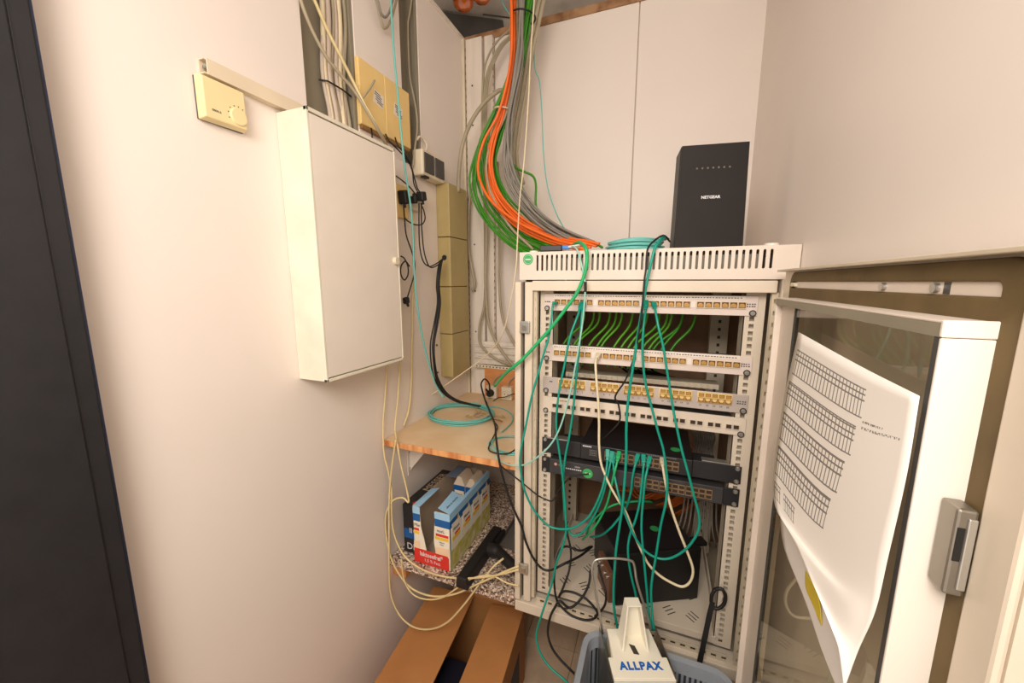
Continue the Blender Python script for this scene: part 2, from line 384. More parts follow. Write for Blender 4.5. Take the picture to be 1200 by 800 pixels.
# top cover: slotted front plate, every slot a real opening
def capsule(cx, z0, z1, r, y):
    pts = []
    for k in range(7): a = math.pi * k / 6; pts.append((cx + r * math.cos(a), y, z1 - r + r * math.sin(a)))
    for k in range(7): a = math.pi + math.pi * k / 6; pts.append((cx + r * math.cos(a), y, z0 + r + r * math.sin(a)))
    return pts
NS = 41; SX0 = 0.516; PIT = (1.018 - 0.516) / (NS - 1); ZA, ZB_, yf = 1.466, 1.535, -0.030
pl = MB()
for k in range(NS):
    cx = SX0 + PIT * k; x0, x1 = cx - PIT / 2, cx + PIT / 2
    inn = capsule(cx, 1.488, 1.5275, 0.0027, yf); n0 = len(pl.v); k_ = len(inn)
    out = []
    for (x, y, z) in inn:
        dx, dz = x - cx, z - 1.5077
        if abs(dx) * 0.0385 > abs(dz) * (PIT / 2) * 1.9: out.append((x1 if dx > 0 else x0, yf, min(max(z, ZA), ZB_)))
        elif dz > 0: out.append((min(max(cx + dx * PIT / 0.0054, x0), x1), yf, ZB_))
        else: out.append((min(max(cx + dx * PIT / 0.0054, x0), x1), yf, ZA))
    out[0] = (x1, yf, ZB_); out[6] = (x0, yf, ZB_); out[7] = (x0, yf, ZA); out[13] = (x1, yf, ZA)
    pl.v += inn + out + [(x, y + 0.004, z) for (x, y, z) in inn]
    for i in range(k_):
        j = (i + 1) % k_
        pl.f.append((n0 + i, n0 + j, n0 + k_ + j, n0 + k_ + i)); pl.f.append((n0 + i, n0 + 2 * k_ + i, n0 + 2 * k_ + j, n0 + j))
xa, xb = SX0 - PIT / 2, SX0 + PIT * (NS - 0.5)
pl.box(0.468, xa, yf, yf + 0.004, ZA, ZB_); pl.box(xb, 1.068, yf, yf + 0.004, ZA, ZB_)
pl.box(0.468, 1.068, yf + 0.0045, 0.46, ZB_ - 0.003, ZB_); pl.box(0.468, 0.471, yf + 0.0045, 0.46, ZA, ZB_ - 0.0035); pl.box(1.065, 1.068, yf + 0.0045, 0.46, ZA, ZB_ - 0.0035)
cover = pl.build('top_cover', COVERW, CAB)
MB().box(0.528, 1.0, -0.012, -0.009, 1.466, 1.5195).build('baffle', GREYCH, cover)
MB().cyl((1.022, 0.0, 1.535), (1.022, 0.0, 1.541), 0.014, 0.013, 20).build('blanking_cap', WHITEB, cover, bevel=0.001)
MB().cyl((0.497, -0.0, 1.535), (0.497, -0.0, 1.540), 0.012, 0.011, 20).build('blanking_cap', WHITEB, cover)
st = disc((0.491, -0.0302, 1.517), (0, -1, 0), 0.0135, 0.0006, 24).build('inspection_sticker', STICK, cover)
rg = MB(); rg.tube([(0.491 + 0.0105 * math.cos(a * math.pi / 12), -0.0310, 1.517 + 0.0105 * math.sin(a * math.pi / 12)) for a in range(24)], 0.0004, 4, closed=True); rg.build('sticker_ring', WINK, st)
MB().box(0.484, 0.498, -0.0312, -0.0307, 1.5155, 1.5185).build('sticker_bar', WINK, st)
# shell
sh = MB(); sh.box(0.466, 0.470, 0.02, 0.50, 0.50, 1.466); sh.box(1.064, 1.068, 0.02, 0.50, 0.50, 1.466); sh.box(0.466, 1.068, 0.02, 0.50, 0.498, 0.502)
sh.build('shell', CREAMD, CAB)
MB().box(0.466, 1.068, 0.50, 0.505, 0.5, 1.53).build('rear_board', mat('brown_rear_board', (150, 116, 86), 0.7, var=0.1), CAB)
MB().box(0.503, 1.034, -0.032, 0.0, 1.438, 1.4635).build('lintel', CREAM, CAB, bevel=0.002)
for x0, x1, y0, nm in ((0.4575, 0.474, -0.036, 'front_post'), (0.483, 0.5045, -0.032, 'front_post')):
    MB().box(x0, x1, y0, 0.02, 0.535, 1.4605).build(nm, CREAM, CAB, bevel=0.0025)
MB().box(0.474, 0.483, -0.015, 0.02, 0.535, 1.46).build('hinge_gap', CAGE, CAB)
MB().box(1.040, 1.068, -0.036, 0.02, 0.502, 1.466).build('front_post', CREAM, CAB, bevel=0.0025)
def strip(x0, x1, y, z0, z1):
    b = MB(); b.box(x0, x0 + 0.0042, y, y + 0.003, z0, z1); b.box(x1 - 0.0042, x1, y, y + 0.003, z0, z1)
    z = z0
    while z < z1 - 0.02:
        b.box(x0 + 0.0042, x1 - 0.0042, y, y + 0.003, z, z + 0.016); z += 0.025
    b.box(x0 + 0.0042, x1 - 0.0042, y, y + 0.003, z, z1)
    b.box(x0, x1, y + 0.012, y + 0.013, z0, z1)
    return b.build('perforated_strip', CREAMD, CAB)
strip(0.505, 0.514, -0.022, 0.545, 1.438); strip(1.028, 1.0395, -0.022, 0.50, 1.438)
UT = 1.4308; U = 0.04445
def rail(x0, x1, hx, side):
    b = MB(); h = 0.0047; y0, y1 = 0.003, 0.005; z0, z1 = 0.548, 1.437
    b.box(x0, hx - h, y0, y1, z0, z1); b.box(hx + h, x1, y0, y1, z0, z1)
    zs = []
    for k in range(-1, 21):
        for o in (6.35, 22.225, 38.1):
            z = UT - k * U - o / 1000
            if z0 + 0.01 < z < z1 - 0.006: zs.append(z)
    zs.sort(); prev = z0
    for z in zs: b.box(hx - h, hx + h, y0, y1, prev, z - h); prev = z + h
    b.box(hx - h, hx + h, y0, y1, prev, z1)
    xi = x1 if side < 0 else x0
    b.box(min(xi, xi - side * -0.002), max(xi, xi - side * -0.002), y0, 0.05, z0, z1)
    b.box(x0, x1, 0.022, 0.024, z0, z1)
    return b.build('mounting_rail', CREAM, CAB)
rail(0.5155, 0.552, 0.535, -1); rail(0.984, 1.0235, 1.0001, 1)
for x in (0.505, 0.960): MB().box(x, x + 0.05, 0.36, 0.40, 0.55, 1.46).build('rear_rail', CREAMD, CAB)
hr = MB()
for x in (0.53, 0.985):
    for k in range(34): hr.box(x - 0.004, x + 0.004, 0.3585, 0.3605, 0.60 + 0.0245 * k, 0.609 + 0.0245 * k)
hr.build('rear_rail_holes', CAGE, CAB)
# small steel catches on the left post
for z in (1.344, 0.643):
    c = MB().box(0.472, 0.499, -0.041, -0.033, z - 0.016, z + 0.016).build('catch', STEEL, CAB, bevel=0.002)
    MB().box(0.479, 0.492, -0.0435, -0.0405, z - 0.008, z + 0.006).build('catch_button', STEELB, c, bevel=0.001)
# bottom frame
MB().box(0.4575, 1.068, -0.034, 0.02, 0.497, 0.529).build('bottom_beam', CREAM, CAB, bevel=0.002)
MB().box(0.468, 1.064, 0.02, 0.50, 0.502, 0.506).build('bottom_plate', CREAMD, CAB)
pb = MB(); pb.box(0.52, 1.012, -0.020, -0.017, 0.529, 0.5345); pb.box(0.52, 1.012, -0.020, -0.017, 0.5425, 0.548)
for k in range(21):
    x = 0.52 + 0.0235 * k; pb.box(x, x + 0.0115, -0.020, -0.017, 0.5345, 0.5425)
pb.build('perforated_bar', CREAMD, CAB); MB().box(0.52, 1.012, -0.0165, -0.0155, 0.530, 0.547).build('bar_shade_backing', CAGE, CAB)  # dark backing strip added so the bar's holes look shaded
# slotted tray
tray = MB().box(0.548, 0.990, 0.000, 0.345, 0.566, 0.572).build('slotted_tray', CREAM, CAB, bevel=0.001)
MB().box(0.548, 0.990, 0.000, 0.003, 0.553, 0.566).build('tray_lip', CREAM, tray)
MB().box(0.545, 0.549, 0.0, 0.345, 0.566, 0.60).build('tray_side', CREAM, tray); MB().box(0.988, 0.992, 0.0, 0.345, 0.566, 0.60).build('tray_side', CREAM, tray)
sl = MB()
for gx in range(7):
    for gy in range(4):
        cx, cy = 0.59 + gx * 0.058, 0.045 + gy * 0.075; a = 0.7 if (gx + gy) % 2 else -0.7
        for k in (-1, 0, 1): sl.obox((cx + k * 0.008 * math.sin(a) * -1.2, cy + k * 0.009, 0.572), (0.026, 0.0026, 0.0008), (0, 0, a))
sl.build('vent_slots', CAGE, tray)

# glass door, swung open against the right wall
def dpt(s, t, z): return (1.046 - t, -0.070 - s, z)     # s along the door from the hinge, t into the room
def dbox(b, s0, s1, t0, t1, z0, z1):
    return b.hexa([dpt(s0, t0, z0), dpt(s1, t0, z0), dpt(s1, t1, z0), dpt(s0, t1, z0), dpt(s0, t0, z1), dpt(s1, t0, z1), dpt(s1, t1, z1), dpt(s0, t1, z1)])
DZ0, DZ1, DW = 0.52, 1.482, 0.582
FS0, FS1 = 0.093, 0.531                                   # inner frame, hinge side and lock side
d = MB(); dbox(d, 0, DW, 0.000, 0.010, DZ1 - 0.060, DZ1 - 0.002); dbox(d, 0, DW, 0.000, 0.010, DZ0, DZ0 + 0.060)
dbox(d, 0, FS0 + 0.006, 0.000, 0.010, DZ0 + 0.06, DZ1 - 0.06); dbox(d, FS1 - 0.006, DW, 0.000, 0.010, DZ0 + 0.06, DZ1 - 0.06)
DOOR = d.build('glass_door', CREAM, CAB)
d = MB(); dbox(d, -0.004, DW, 0.000, 0.024, DZ1 - 0.002, DZ1 + 0.002); d.build('top_flange', CREAMD, DOOR, bevel=0.0008)
d = MB(); dbox(d, DW - 0.034, DW, 0.0102, 0.0165, DZ0, DZ1 - 0.004); d.build('edge_flange', CREAM, DOOR, bevel=0.003)
def rrect(s0, s1, z0, z1, r, t, n=6):
    pts = []
    for (cs, cz, a0) in ((s1 - r, z1 - r, 0), (s0 + r, z1 - r, 90), (s0 + r, z0 + r, 180), (s1 - r, z0 + r, 270)):
        for k in range(n + 1): a = math.radians(a0 + 90 * k / n); pts.append(dpt(cs + r * math.cos(a), t, cz + r * math.sin(a)))
    return pts
def ring(outer, inner, outer2, inner2):
    b = MB(); k = len(outer); b.v = [tuple(p) for p in outer + inner + outer2 + inner2]
    for i in range(k):
        j = (i + 1) % k
        b.f += [(i, j, k + j, k + i), (2 * k + i, 3 * k + i, 3 * k + j, 2 * k + j), (i, 2 * k + i, 2 * k + j, j), (k + i, k + j, 3 * k + j, 3 * k + i)]
    return b
g0, g1, gz0, gz1 = 0.050, DW - 0.0335, DZ0 + 0.012, DZ1 - 0.004
gi = (g0 + 0.012, g1 - 0.022, gz0 + 0.03, gz1 - 0.0165)
ring(rrect(g0, g1, gz0, gz1, 0.020, 0.0145), rrect(*gi, 0.006, 0.0150), rrect(g0, g1, gz0, gz1, 0.020, 0.0095), rrect(*gi, 0.006, 0.0095)).build('foam_gasket', GASKET, DOOR, bevel=0.0015)
d = MB(); dbox(d, g0 + 0.006, g1 - 0.016, 0.0095, 0.0148, gz1 - 0.050, gz1 - 0.0275); d.build('foam_gasket', GASKET, DOOR, bevel=0.003)
d = MB(); dbox(d, g0 + 0.030, g1 - 0.018, 0.0098, 0.0122, gz1 - 0.028, gz1 - 0.0160); d.build('pale_rod_strip', COVERW, DOOR, bevel=0.001)
d = MB(); dbox(d, g0 + 0.010, g0 + 0.034, 0.0098, 0.0165, gz1 - 0.0255, gz1 - 0.0185); d.build('hinge_pin_clip', PALEW, DOOR, bevel=0.0015)
for s in (0.37, 0.455):
    d = MB(); d.cyl(dpt(s, 0.011, gz1 - 0.022), dpt(s, 0.016, gz1 - 0.022), 0.0042, n=12); d.build('rod_screw', STEEL, DOOR)
d = MB(); dbox(d, 0.463, 0.471, 0.0118, 0.0126, gz1 - 0.027, gz1 - 0.017); d.build('rod_slot', DKGREY, DOOR)
# raised box frame that carries the glass
T0, T1 = 0.0095, 0.0435; fz1, fz0 = 1.4335, DZ0 + 0.045
d = MB(); dbox(d, FS0, FS1, T0, T1, fz1 - 0.002, fz1); d.build('glazing_bar', COVERW, DOOR, bevel=0.0006)
d = MB(); dbox(d, FS0, FS1 - 0.002, T1 - 0.003, T1, fz1 - 0.012, fz1 - 0.002); d.build('glazing_lip', GREYCH, DOOR)
d = MB(); dbox(d, FS0, FS1, T0, T1, fz0, fz0 + 0.012); d.build('glazing_bar', COVERW, DOOR, bevel=0.001)
d = MB(); dbox(d, FS1 - 0.003, FS1, T0, T1, fz0 + 0.012, fz1 - 0.0125); d.build('glazing_bar', WHITEB, DOOR, bevel=0.001)
d = MB(); dbox(d, FS1 - 0.003, FS1 + 0.0006, T0, T1 + 0.0005, fz1 - 0.012, fz1 + 0.0006); d.build('corner_cap', WHITEB, DOOR, bevel=0.001)
d = MB(); dbox(d, FS1 - 0.009, FS1 - 0.003, T1 - 0.004, T1 - 0.0005, fz0 + 0.012, fz1 - 0.012); d.build('glazing_seal', DKGREY, DOOR)
d = MB(); dbox(d, FS0, FS0 + 0.003, T0, T1, fz0 + 0.012, fz1 - 0.002); d.build('glazing_bar', COVERW, DOOR, bevel=0.001)
d = MB(); dbox(d, FS0 + 0.003, FS0 + 0.074, 0.030, 0.034, fz0 + 0.012, fz1 - 0.002); d.build('hinge_stile', COVERW, DOOR, bevel=0.001)
d = MB(); dbox(d, FS0 + 0.074, FS0 + 0.080, 0.029, 0.0345, fz0 + 0.012, fz1 - 0.002); d.build('glazing_seal', DKGREY, DOOR)
d = MB(); dbox(d, FS0 + 0.080, FS1 - 0.003, 0.030, 0.0335, fz0 + 0.012, fz1 - 0.002); d.build('glass_pane', GLASS, DOOR)
# latch bridging frame and flange
lz = 1.268; d = MB(); dbox(d, FS1 + 0.0008, DW - 0.032, 0.0168, 0.0285, lz - 0.034, lz + 0.034); lt = d.build('latch', mat('dull_zinc', (150, 144, 134), 0.35, metal=0.8), DOOR, bevel=0.002)
d = MB(); dbox(d, DW - 0.0325, DW - 0.0305, 0.0175, 0.0225, lz - 0.028, lz + 0.028); d.build('latch_lever', STEEL, lt, bevel=0.0008)
d = MB(); dbox(d, DW - 0.0325, DW - 0.0315, 0.0230, 0.0270, lz - 0.006, lz + 0.020); d.build('latch_slot', BLACK, lt)

# ============================================================ PATCH PANELS AND SWITCHES
def jack_mesh(name, w, h, mshell, minner, mdark, up=True):
    b = MB(); d0, d1 = -0.0040, 0.0003
    t = 0.0012
    b.box(-w / 2, w / 2, d0, d1, h / 2 - t, h / 2); b.box(-w / 2, w / 2, d0, d1, -h / 2, -h / 2 + t)
    b.box(-w / 2, -w / 2 + t, d0, d1, -h / 2 + t, h / 2 - t); b.box(w / 2 - t, w / 2, d0, d1, -h / 2 + t, h / 2 - t)
    nf = len(b.f)
    b.box(-w / 2 + t, w / 2 - t, -0.0008, d1, -h / 2 + t, h / 2 - t)       # inner back wall
    n2 = len(b.f)
    s = 1 if up else -1
    q = 0.33; yy = -0.0022
    b.prism([(-w * q, yy, s * -h * 0.34), (w * q, yy, s * -h * 0.34), (w * q, yy, s * h * 0.04), (w * 0.15, yy, s * h * 0.24), (-w * 0.15, yy, s * h * 0.24), (-w * q, yy, s * h * 0.04)], (0, 0.0016, 0))
    me = b.mesh(name)
    for m in (mshell, minner, mdark): me.materials.append(m)
    for i, p in enumerate(me.polygons): p.material_index = 0 if i < nf else (1 if i < n2 else 2)
    return me
JG = jack_mesh('jack', 0.0160, 0.0150, JACKW, mat('brown_jack_well', (104, 64, 34), 0.5), GOLD)
J3 = jack_mesh('jack', 0.0136, 0.0112, JACKY, mat('amber_jack_well', (150, 102, 48), 0.5), GOLD)
J3B = jack_mesh('jack', 0.0136, 0.0112, GOLD, mat('amber_jack_well', (150, 102, 48), 0.5), JACKY, False)
J4 = jack_mesh('jack', 0.0135, 0.0125, PANELC, JACKD, JACKD)
JS = jack_mesh('jack', 0.0138, 0.0118, mat('tan_port_shell', (150, 122, 92), 0.4), JACKD, JACKD)
JSD = jack_mesh('jack', 0.0138, 0.0118, mat('tan_port_shell', (150, 122, 92), 0.4), JACKD, JACKD, False)
screw_me = None
def screw(parent, x, y, z, washer=True):
    s = MB()
    if washer: s.cyl((x, y, z), (x, y - 0.0012, z), 0.0072, n=16).build('washer', BLACKR, parent); y -= 0.0012
    MB().cyl((x, y, z), (x, y - 0.003, z), 0.0055, 0.0042, 14).build('screw', STEEL, parent, smooth=False)
PX0, PX1 = 0.5262, 1.0088
def panel_plate(name, label, cat, zt, h, m, round_ears=True):
    t = thing(name, label, cat, (0.7675, 0.0, zt - h))
    b = MB(); b.box(PX0, PX1, -0.0010, 0.0015, zt - h + 0.0005, zt - 0.0005); b.box(0.552, 0.984, 0.0015, 0.004, zt - h + 0.0005, zt - 0.0005)
    b.build('faceplate', m, t, bevel=0.0008)
    return t
def small_print(parent, x0, x1, z, h, n):
    b = MB(); x = x0; random.seed(int(x0 * 1000) + int(z * 1000))
    w = (x1 - x0) / n
    for k in range(n):
        b.box(x0 + k * w, x0 + k * w + w * random.uniform(0.45, 0.75), -0.0027, -0.0023, z - h / 2, z + h / 2)
    b.build('small_print', DINK, parent)
def panel24(zt, label):
    t = panel_plate('patch_bay', label, 'patch panel', zt, U, PANELS)
    MB().box(0.553, 0.984, -0.0022, -0.0008, zt - 0.0085, zt - 0.0012).build('label_strip', WHITEB, t)
    small_print(t, 0.556, 0.98, zt - 0.0052, 0.0018, 70)
    z = zt - 0.0210
    for g in range(4):
        x0 = 0.5545 + 0.1110 * g
        for k in range(6): inst('jack', JG, (x0 + 0.0083 + 0.0165 * k, -0.001, z), t)
        if g < 3: MB().box(x0 + 0.1005, x0 + 0.1095, -0.0022, -0.0008, z - 0.0070, z + 0.0070).build('marker', WHITEB, t)
    small_print(t, 0.987, 1.006, z + 0.003, 0.0022, 4); small_print(t, 0.987, 1.006, z - 0.002, 0.0022, 4)
    small_print(t, 0.529, 0.545, z, 0.0025, 3)
    for x in (0.535, 1.0001): screw(t, x, -0.001, zt - 0.0381)
    b = MB(); b.box(0.56, 0.98, 0.012, 0.05, zt - 0.034, zt - 0.006); b.build('rear_housing', DKGREY, t)
    return t
panel24(UT, 'topmost light patch panel with four groups of gold jacks')
panel24(UT - 3 * U, 'second light patch panel from the top, below the dark gap')
# 25-port telephone panel
Z3 = UT - 5 * U
t3 = panel_plate('patch_bay', 'silver double-row telephone patch panel numbered up to 25', 'patch panel', Z3, U, PANELA)
for g in range(5):
    x0 = 0.5700 + 0.0838 * g
    MB().box(x0 - 0.001, x0 + 0.0715, -0.0018, -0.0006, Z3 - 0.0265, Z3 - 0.0025).build('jack_surround', JACKY, t3)
    for k in range(5):
        for r in range(2): inst('jack', J3B if r else J3, (x0 + 0.0072 + 0.0141 * k, -0.0022, Z3 - 0.0085 - 0.0115 * r), t3)
        text(str(g * 5 + k + 1), 0.0062, DINK, t3, (x0 + 0.0072 + 0.0141 * k, -0.0014, Z3 - 0.0335), (1, 0, 0), (0, 0, 1), 'port_number')
small_print(t3, 0.986, 1.006, Z3 - 0.016, 0.0022, 4); small_print(t3, 0.986, 1.006, Z3 - 0.021, 0.0022, 4); small_print(t3, 0.545, 0.555, Z3 - 0.012, 0.003, 2)
for x in (0.535, 1.0001): screw(t3, x, -0.001, Z3 - 0.0381)
b = MB(); b.box(0.575, 0.955, 0.055, 0.10, Z3 - 0.008, Z3 + 0.004)
for k in range(26): b.box(0.58 + 0.0145 * k, 0.585 + 0.0145 * k, 0.050, 0.055, Z3 - 0.006, Z3 + 0.002)
b.build('strain_relief_tray', CREAMD, t3)
Z4 = 1.1535
t4 = panel_plate('patch_bay', 'cream patch panel with empty dark jacks in pairs', 'patch panel', Z4, 0.0430, PANELC)
for k in range(12):
    for j in range(2): inst('jack', J4, (0.5600 + 0.03765 * k + 0.0150 * j, -0.0012, Z4 - 0.0225), t4)
small_print(t4, 0.57, 0.60, Z4 - 0.0075, 0.002, 8)
for x in (0.535, 1.0001): screw(t4, x, -0.001, 1.1145)
b = MB(); b.box(0.556, 0.98, 0.004, 0.06, Z4 - 0.036, Z4 - 0.005); b.build('rear_housing', DKGREY, t4)
# upper switch
zs, zb = 1.0368, 0.9924
s1 = thing('network_switch', 'upper black network switch with teal plugs in its ports', 'network switch', (0.7675, 0, zb))
MB().box(0.634, 0.905, -0.0055, 0.20, zb + 0.001, zs - 0.001).build('body', BLACKM, s1, bevel=0.0015)
MB().box(PX0, 0.6335, -0.0025, 0.0005, zb + 0.0005, zs - 0.0005).build('mounting_ear', BLACKM, s1, bevel=0.001)
MB().box(0.9055, PX1, -0.0025, 0.0005, zb + 0.0005, zs - 0.0005).build('mounting_ear', BLACKM, s1, bevel=0.001)
MB().box(0.54, 0.60, -0.004, 0.02, zs - 0.001, zs + 0.0015).build('ear_bracket', STEEL, s1); MB().box(0.925, 0.985, 0.0, 0.02, zs - 0.001, zs + 0.0015).build('ear_bracket', STEEL, s1)
for k in range(12):
    x = 0.7045 + 0.0147 * k + (0.002 if k > 5 else 0)
    inst('jack', JS, (x, -0.0065, 1.0205), s1); inst('jack', JSD, (x, -0.0065, 1.0085), s1)
def print_on(parent, m, x0, x1, y, z, h, n, name='small_print'):
    b = MB(); w_ = (x1 - x0) / n
    for k in range(n): b.box(x0 + k * w_, x0 + (k + 0.66) * w_, y - 0.0004, y, z - h / 2, z + h / 2)
    return b.build(name, m, parent)
print_on(s1, WINK, 0.640, 0.664, -0.0055, 1.0305, 0.0035, 5); print_on(s1, DKGREY, 0.668, 0.696, -0.0055, 1.0305, 0.002, 6)
for r in range(4): print_on(s1, GREYC, 0.658, 0.678, -0.0055, 1.0215 - 0.0045 * r, 0.0014, 5, 'status_lights')
disc((0.868, 0.045, zs - 0.001), (0, 0, 1), 0.012, 0.0006, 24).build('inspection_sticker', STICK, s1)
print_on(s1, GREYC, 0.80, 0.87, -0.0055, 1.0325, 0.0016, 14)
for x in (0.535, 1.0001):
    for z in (zs - 0.00635, zb + 0.00635): screw(s1, x, -0.0025, z, False)
# lower switch
zs2, zb2 = 0.9800, 0.9357
s2 = thing('network_switch', 'lower dark grey network switch with empty ports and round green sticker', 'network switch', (0.7675, 0, zb2))
MB().box(0.548, 0.975, -0.0065, 0.18, zb2 + 0.001, zs2 - 0.001).build('body', mat('charcoal_sheet_metal', (58, 56, 58), 0.45), s2, bevel=0.0015)
for a, c in ((PX0, 0.5475), (0.9755, PX1)): MB().box(a, c, -0.0035, 0.0005, zb2, zs2).build('mounting_ear', BLACKM, s2, bevel=0.001)
for k in range(12):
    x = 0.7815 + 0.0146 * k + (0.003 if k > 3 else 0) * 0 + 0.0012 * (k // 4)
    inst('jack', JS, (x, -0.0075, 0.9640), s2); inst('jack', JSD, (x, -0.0075, 0.9520), s2)
gs = disc((0.655, -0.0068, 0.955), (0, -1, 0), 0.0135, 0.0006, 24).build('inspection_sticker', STICK, s2)
MB().box(0.648, 0.662, -0.0078, -0.0073, 0.9535, 0.9565).build('sticker_bar', WINK, gs)
print_on(s2, WINK, 0.590, 0.640, -0.0065, 0.9590, 0.003, 9); print_on(s2, GREYC, 0.620, 0.642, -0.0065, 0.967, 0.004, 1, 'label_plate'); 
disc((0.567, -0.0066, 0.9655), (0, -1, 0), 0.0042, 0.0004, 12).build('logo', mat('pink_logo', (220, 160, 150), 0.5), s2)
print_on(s2, GREYC, 0.575, 0.590, -0.0065, 0.9645, 0.003, 3)
for x in (0.535, 1.0001):
    for z in (zs2 - 0.00635, zb2 + 0.00635): screw(s2, x, -0.0035, z, False)

# ============================================================ INSIDE THE CABINET
# black battery unit on the tray, turned a little
ups = thing('battery_unit', 'black metal battery unit standing askew on the slotted tray', 'battery unit', (0.80, 0.16, 0.573))
A = Vector((0.745, 0.004, 0)); Bv = Vector((0.953, 0.112, 0)); ux = (Bv - A).normalized(); uy = Vector((-ux.y, ux.x, 0))
def uhex(b, a0, a1, d0, d1, z0, z1):
    P = lambda a, dd, z: tuple(A + ux * a + uy * dd + Vector((0, 0, z)))
    return b.hexa([P(a0, d0, z0), P(a1, d0, z0), P(a1, d1, z0), P(a0, d1, z0), P(a0, d0, z1), P(a1, d0, z1), P(a1, d1, z1), P(a0, d1, z1)])
uhex(MB(), 0, 0.234, 0.004, 0.20, 0.5735, 0.728).build('case', BLACKM, ups, bevel=0.004)
uhex(MB(), -0.004, 0.238, 0.0, 0.012, 0.5735, 0.732).build('front_bezel', BLACK, ups, bevel=0.003)
uhex(MB(), 0.238, 0.275, 0.03, 0.06, 0.712, 0.724).build('side_lever', BLACK, ups, bevel=0.002)
disc(tuple(A + ux * 0.15 + uy * 0.10 + Vector((0, 0, 0.728))), (0, 0, 1), 0.013, 0.0006, 24).build('inspection_sticker', STICK, ups)
fp = thing('terminal_strip', 'copper-brown terminal strip with steel screws left of the battery unit', 'terminal strip', (0.70, 0.08, 0.573))
uhex(MB(), -0.020, -0.006, 0.012, 0.105, 0.5735, 0.665).build('backing', COPPER, fp, bevel=0.002)
for k in range(4):
    p = A + ux * -0.0202 + uy * (0.025 + 0.022 * k) + Vector((0, 0, 0.645 - 0.006 * (k % 2)))
    disc(tuple(p), tuple(-ux), 0.0048, 0.003, 12).build('screw', STEEL, fp)

# cables that hang behind the panels
def seeded(a, b): return random.uniform(a, b)
random.seed(21)
for k in range(15):
    x = 0.615 + 0.0205 * k + seeded(-0.006, 0.006) if k < 13 else 0.86 + 0.03 * (k - 13)
    c = x - 0.03 - 0.02 * seeded(0, 1)
    pts = [(x, 0.05, 1.405), (x + 0.005, 0.085, 1.39), (x - 0.002, 0.10, 1.345), (c, 0.10, 1.30), (c - 0.02, 0.085, 1.26), (c - 0.02, 0.06, 1.235)]
    cable('network_cable', 'lime green cable arching down behind the two top patch panels', pts, 0.0032, GREENL if k < 12 else GREEN, 'green cables behind the top patch panels', seg=4, n=6)
for k in range(7):
    x = 0.70 + 0.014 * k
    cable('network_cable', 'dark grey cable drooping behind the second patch panel', [(x, 0.05, 1.26), (x + 0.01, 0.10, 1.235), (x + 0.03, 0.12, 1.215), (x + 0.05 + 0.01 * k, 0.16, 1.19)], 0.003, BLACKR, 'dark cables behind the second panel', seg=3, n=6)
for k in range(9):
    x = 0.915 + 0.006 * k
    cable('network_cable', 'thin grey cable fanning down inside the right of the cabinet', [(x - 0.03, 0.07, 1.11), (x, 0.11, 1.06), (x + 0.012, 0.22, 0.97), (x + 0.004 * k, 0.22, 0.85), (x - 0.01 + 0.006 * k, 0.2, 0.75), (x - 0.03 + 0.012 * k, 0.24, 0.66)], 0.0026, GREYC, 'grey cables in the right of the cabinet', seg=4, n=6)
random.seed(5)
for k in range(12):
    x = 0.84 + 0.011 * k; y = 0.23 + 0.006 * (k % 5)
    cable('fiber_cable', 'orange fibre cable looping behind the battery unit, right side', [(x - 0.02, y, 0.97), (x + 0.02, y + 0.02, 0.91), (x + 0.035, y + 0.03, 0.85), (x + 0.0, y + 0.03, 0.79), (x - 0.06, y + 0.05, 0.755 - 0.004 * k)], 0.003, ORANGED, 'orange fibres on the right in the cabinet', seg=4, n=6)
for k in range(10):
    x = 0.58 + 0.014 * k; y = 0.20 + 0.008 * (k % 4)
    cable('fiber_cable', 'orange fibre cable looping under the switches, left side', [(x - 0.02, y, 0.955), (x + 0.0, y + 0.02, 0.90), (x + 0.03, y + 0.03, 0.85), (x + 0.08, y + 0.03, 0.81 - 0.004 * k), (x + 0.13, y + 0.04, 0.80)], 0.003, ORANGED, 'orange fibres on the left in the cabinet', seg=4, n=6)
for k in range(9):
    x = 0.60 + 0.03 * k
    cable('fiber_cable', 'brown-orange cable bundle between cream panel and upper switch', [(x, 0.30 + 0.006 * k, 1.14), (x + 0.04, 0.28, 1.10), (x + 0.03, 0.27, 1.05 + 0.006 * k), (x + 0.07, 0.27, 1.0)], 0.0045, ORANGED, 'brown-orange cables above the upper switch', seg=4, n=6)

# ============================================================ PATCH CABLES IN FRONT
TL = 0.0029
def pc(label, pts, m=TEAL, r=TL, p0=None, p1=None, name='patch_cable', group=None): return cable(name, label, pts, r, m, group, 'cable', 6, 8, p0, p1)
pc('teal patch cable from the leftmost top jack, swinging wide out left', [(0.5589, -0.0080, 1.4067), (0.5582, -0.0300, 1.4035), (0.5571, -0.0400, 1.3655), (0.5528, -0.0458, 1.3226), (0.5416, -0.0517, 1.2790), (0.5282, -0.0575, 1.2235), (0.5145, -0.0633, 1.1671), (0.5007, -0.0692, 1.0863), (0.4888, -0.0750, 1.0158), (0.4884, -0.0733, 0.9667), (0.5002, -0.0717, 0.9070), (0.5241, -0.0700, 0.8593), (0.5574, -0.0683, 0.8240), (0.5876, -0.0667, 0.8156), (0.6237, -0.0650, 0.8237), (0.6519, -0.0633, 0.8443), (0.6768, -0.0617, 0.8780), (0.7000, -0.0600, 0.9431), (0.7072, -0.0350, 0.9965), (0.7058, -0.0160, 1.0247)], p0=TEAL, p1=TEAL)
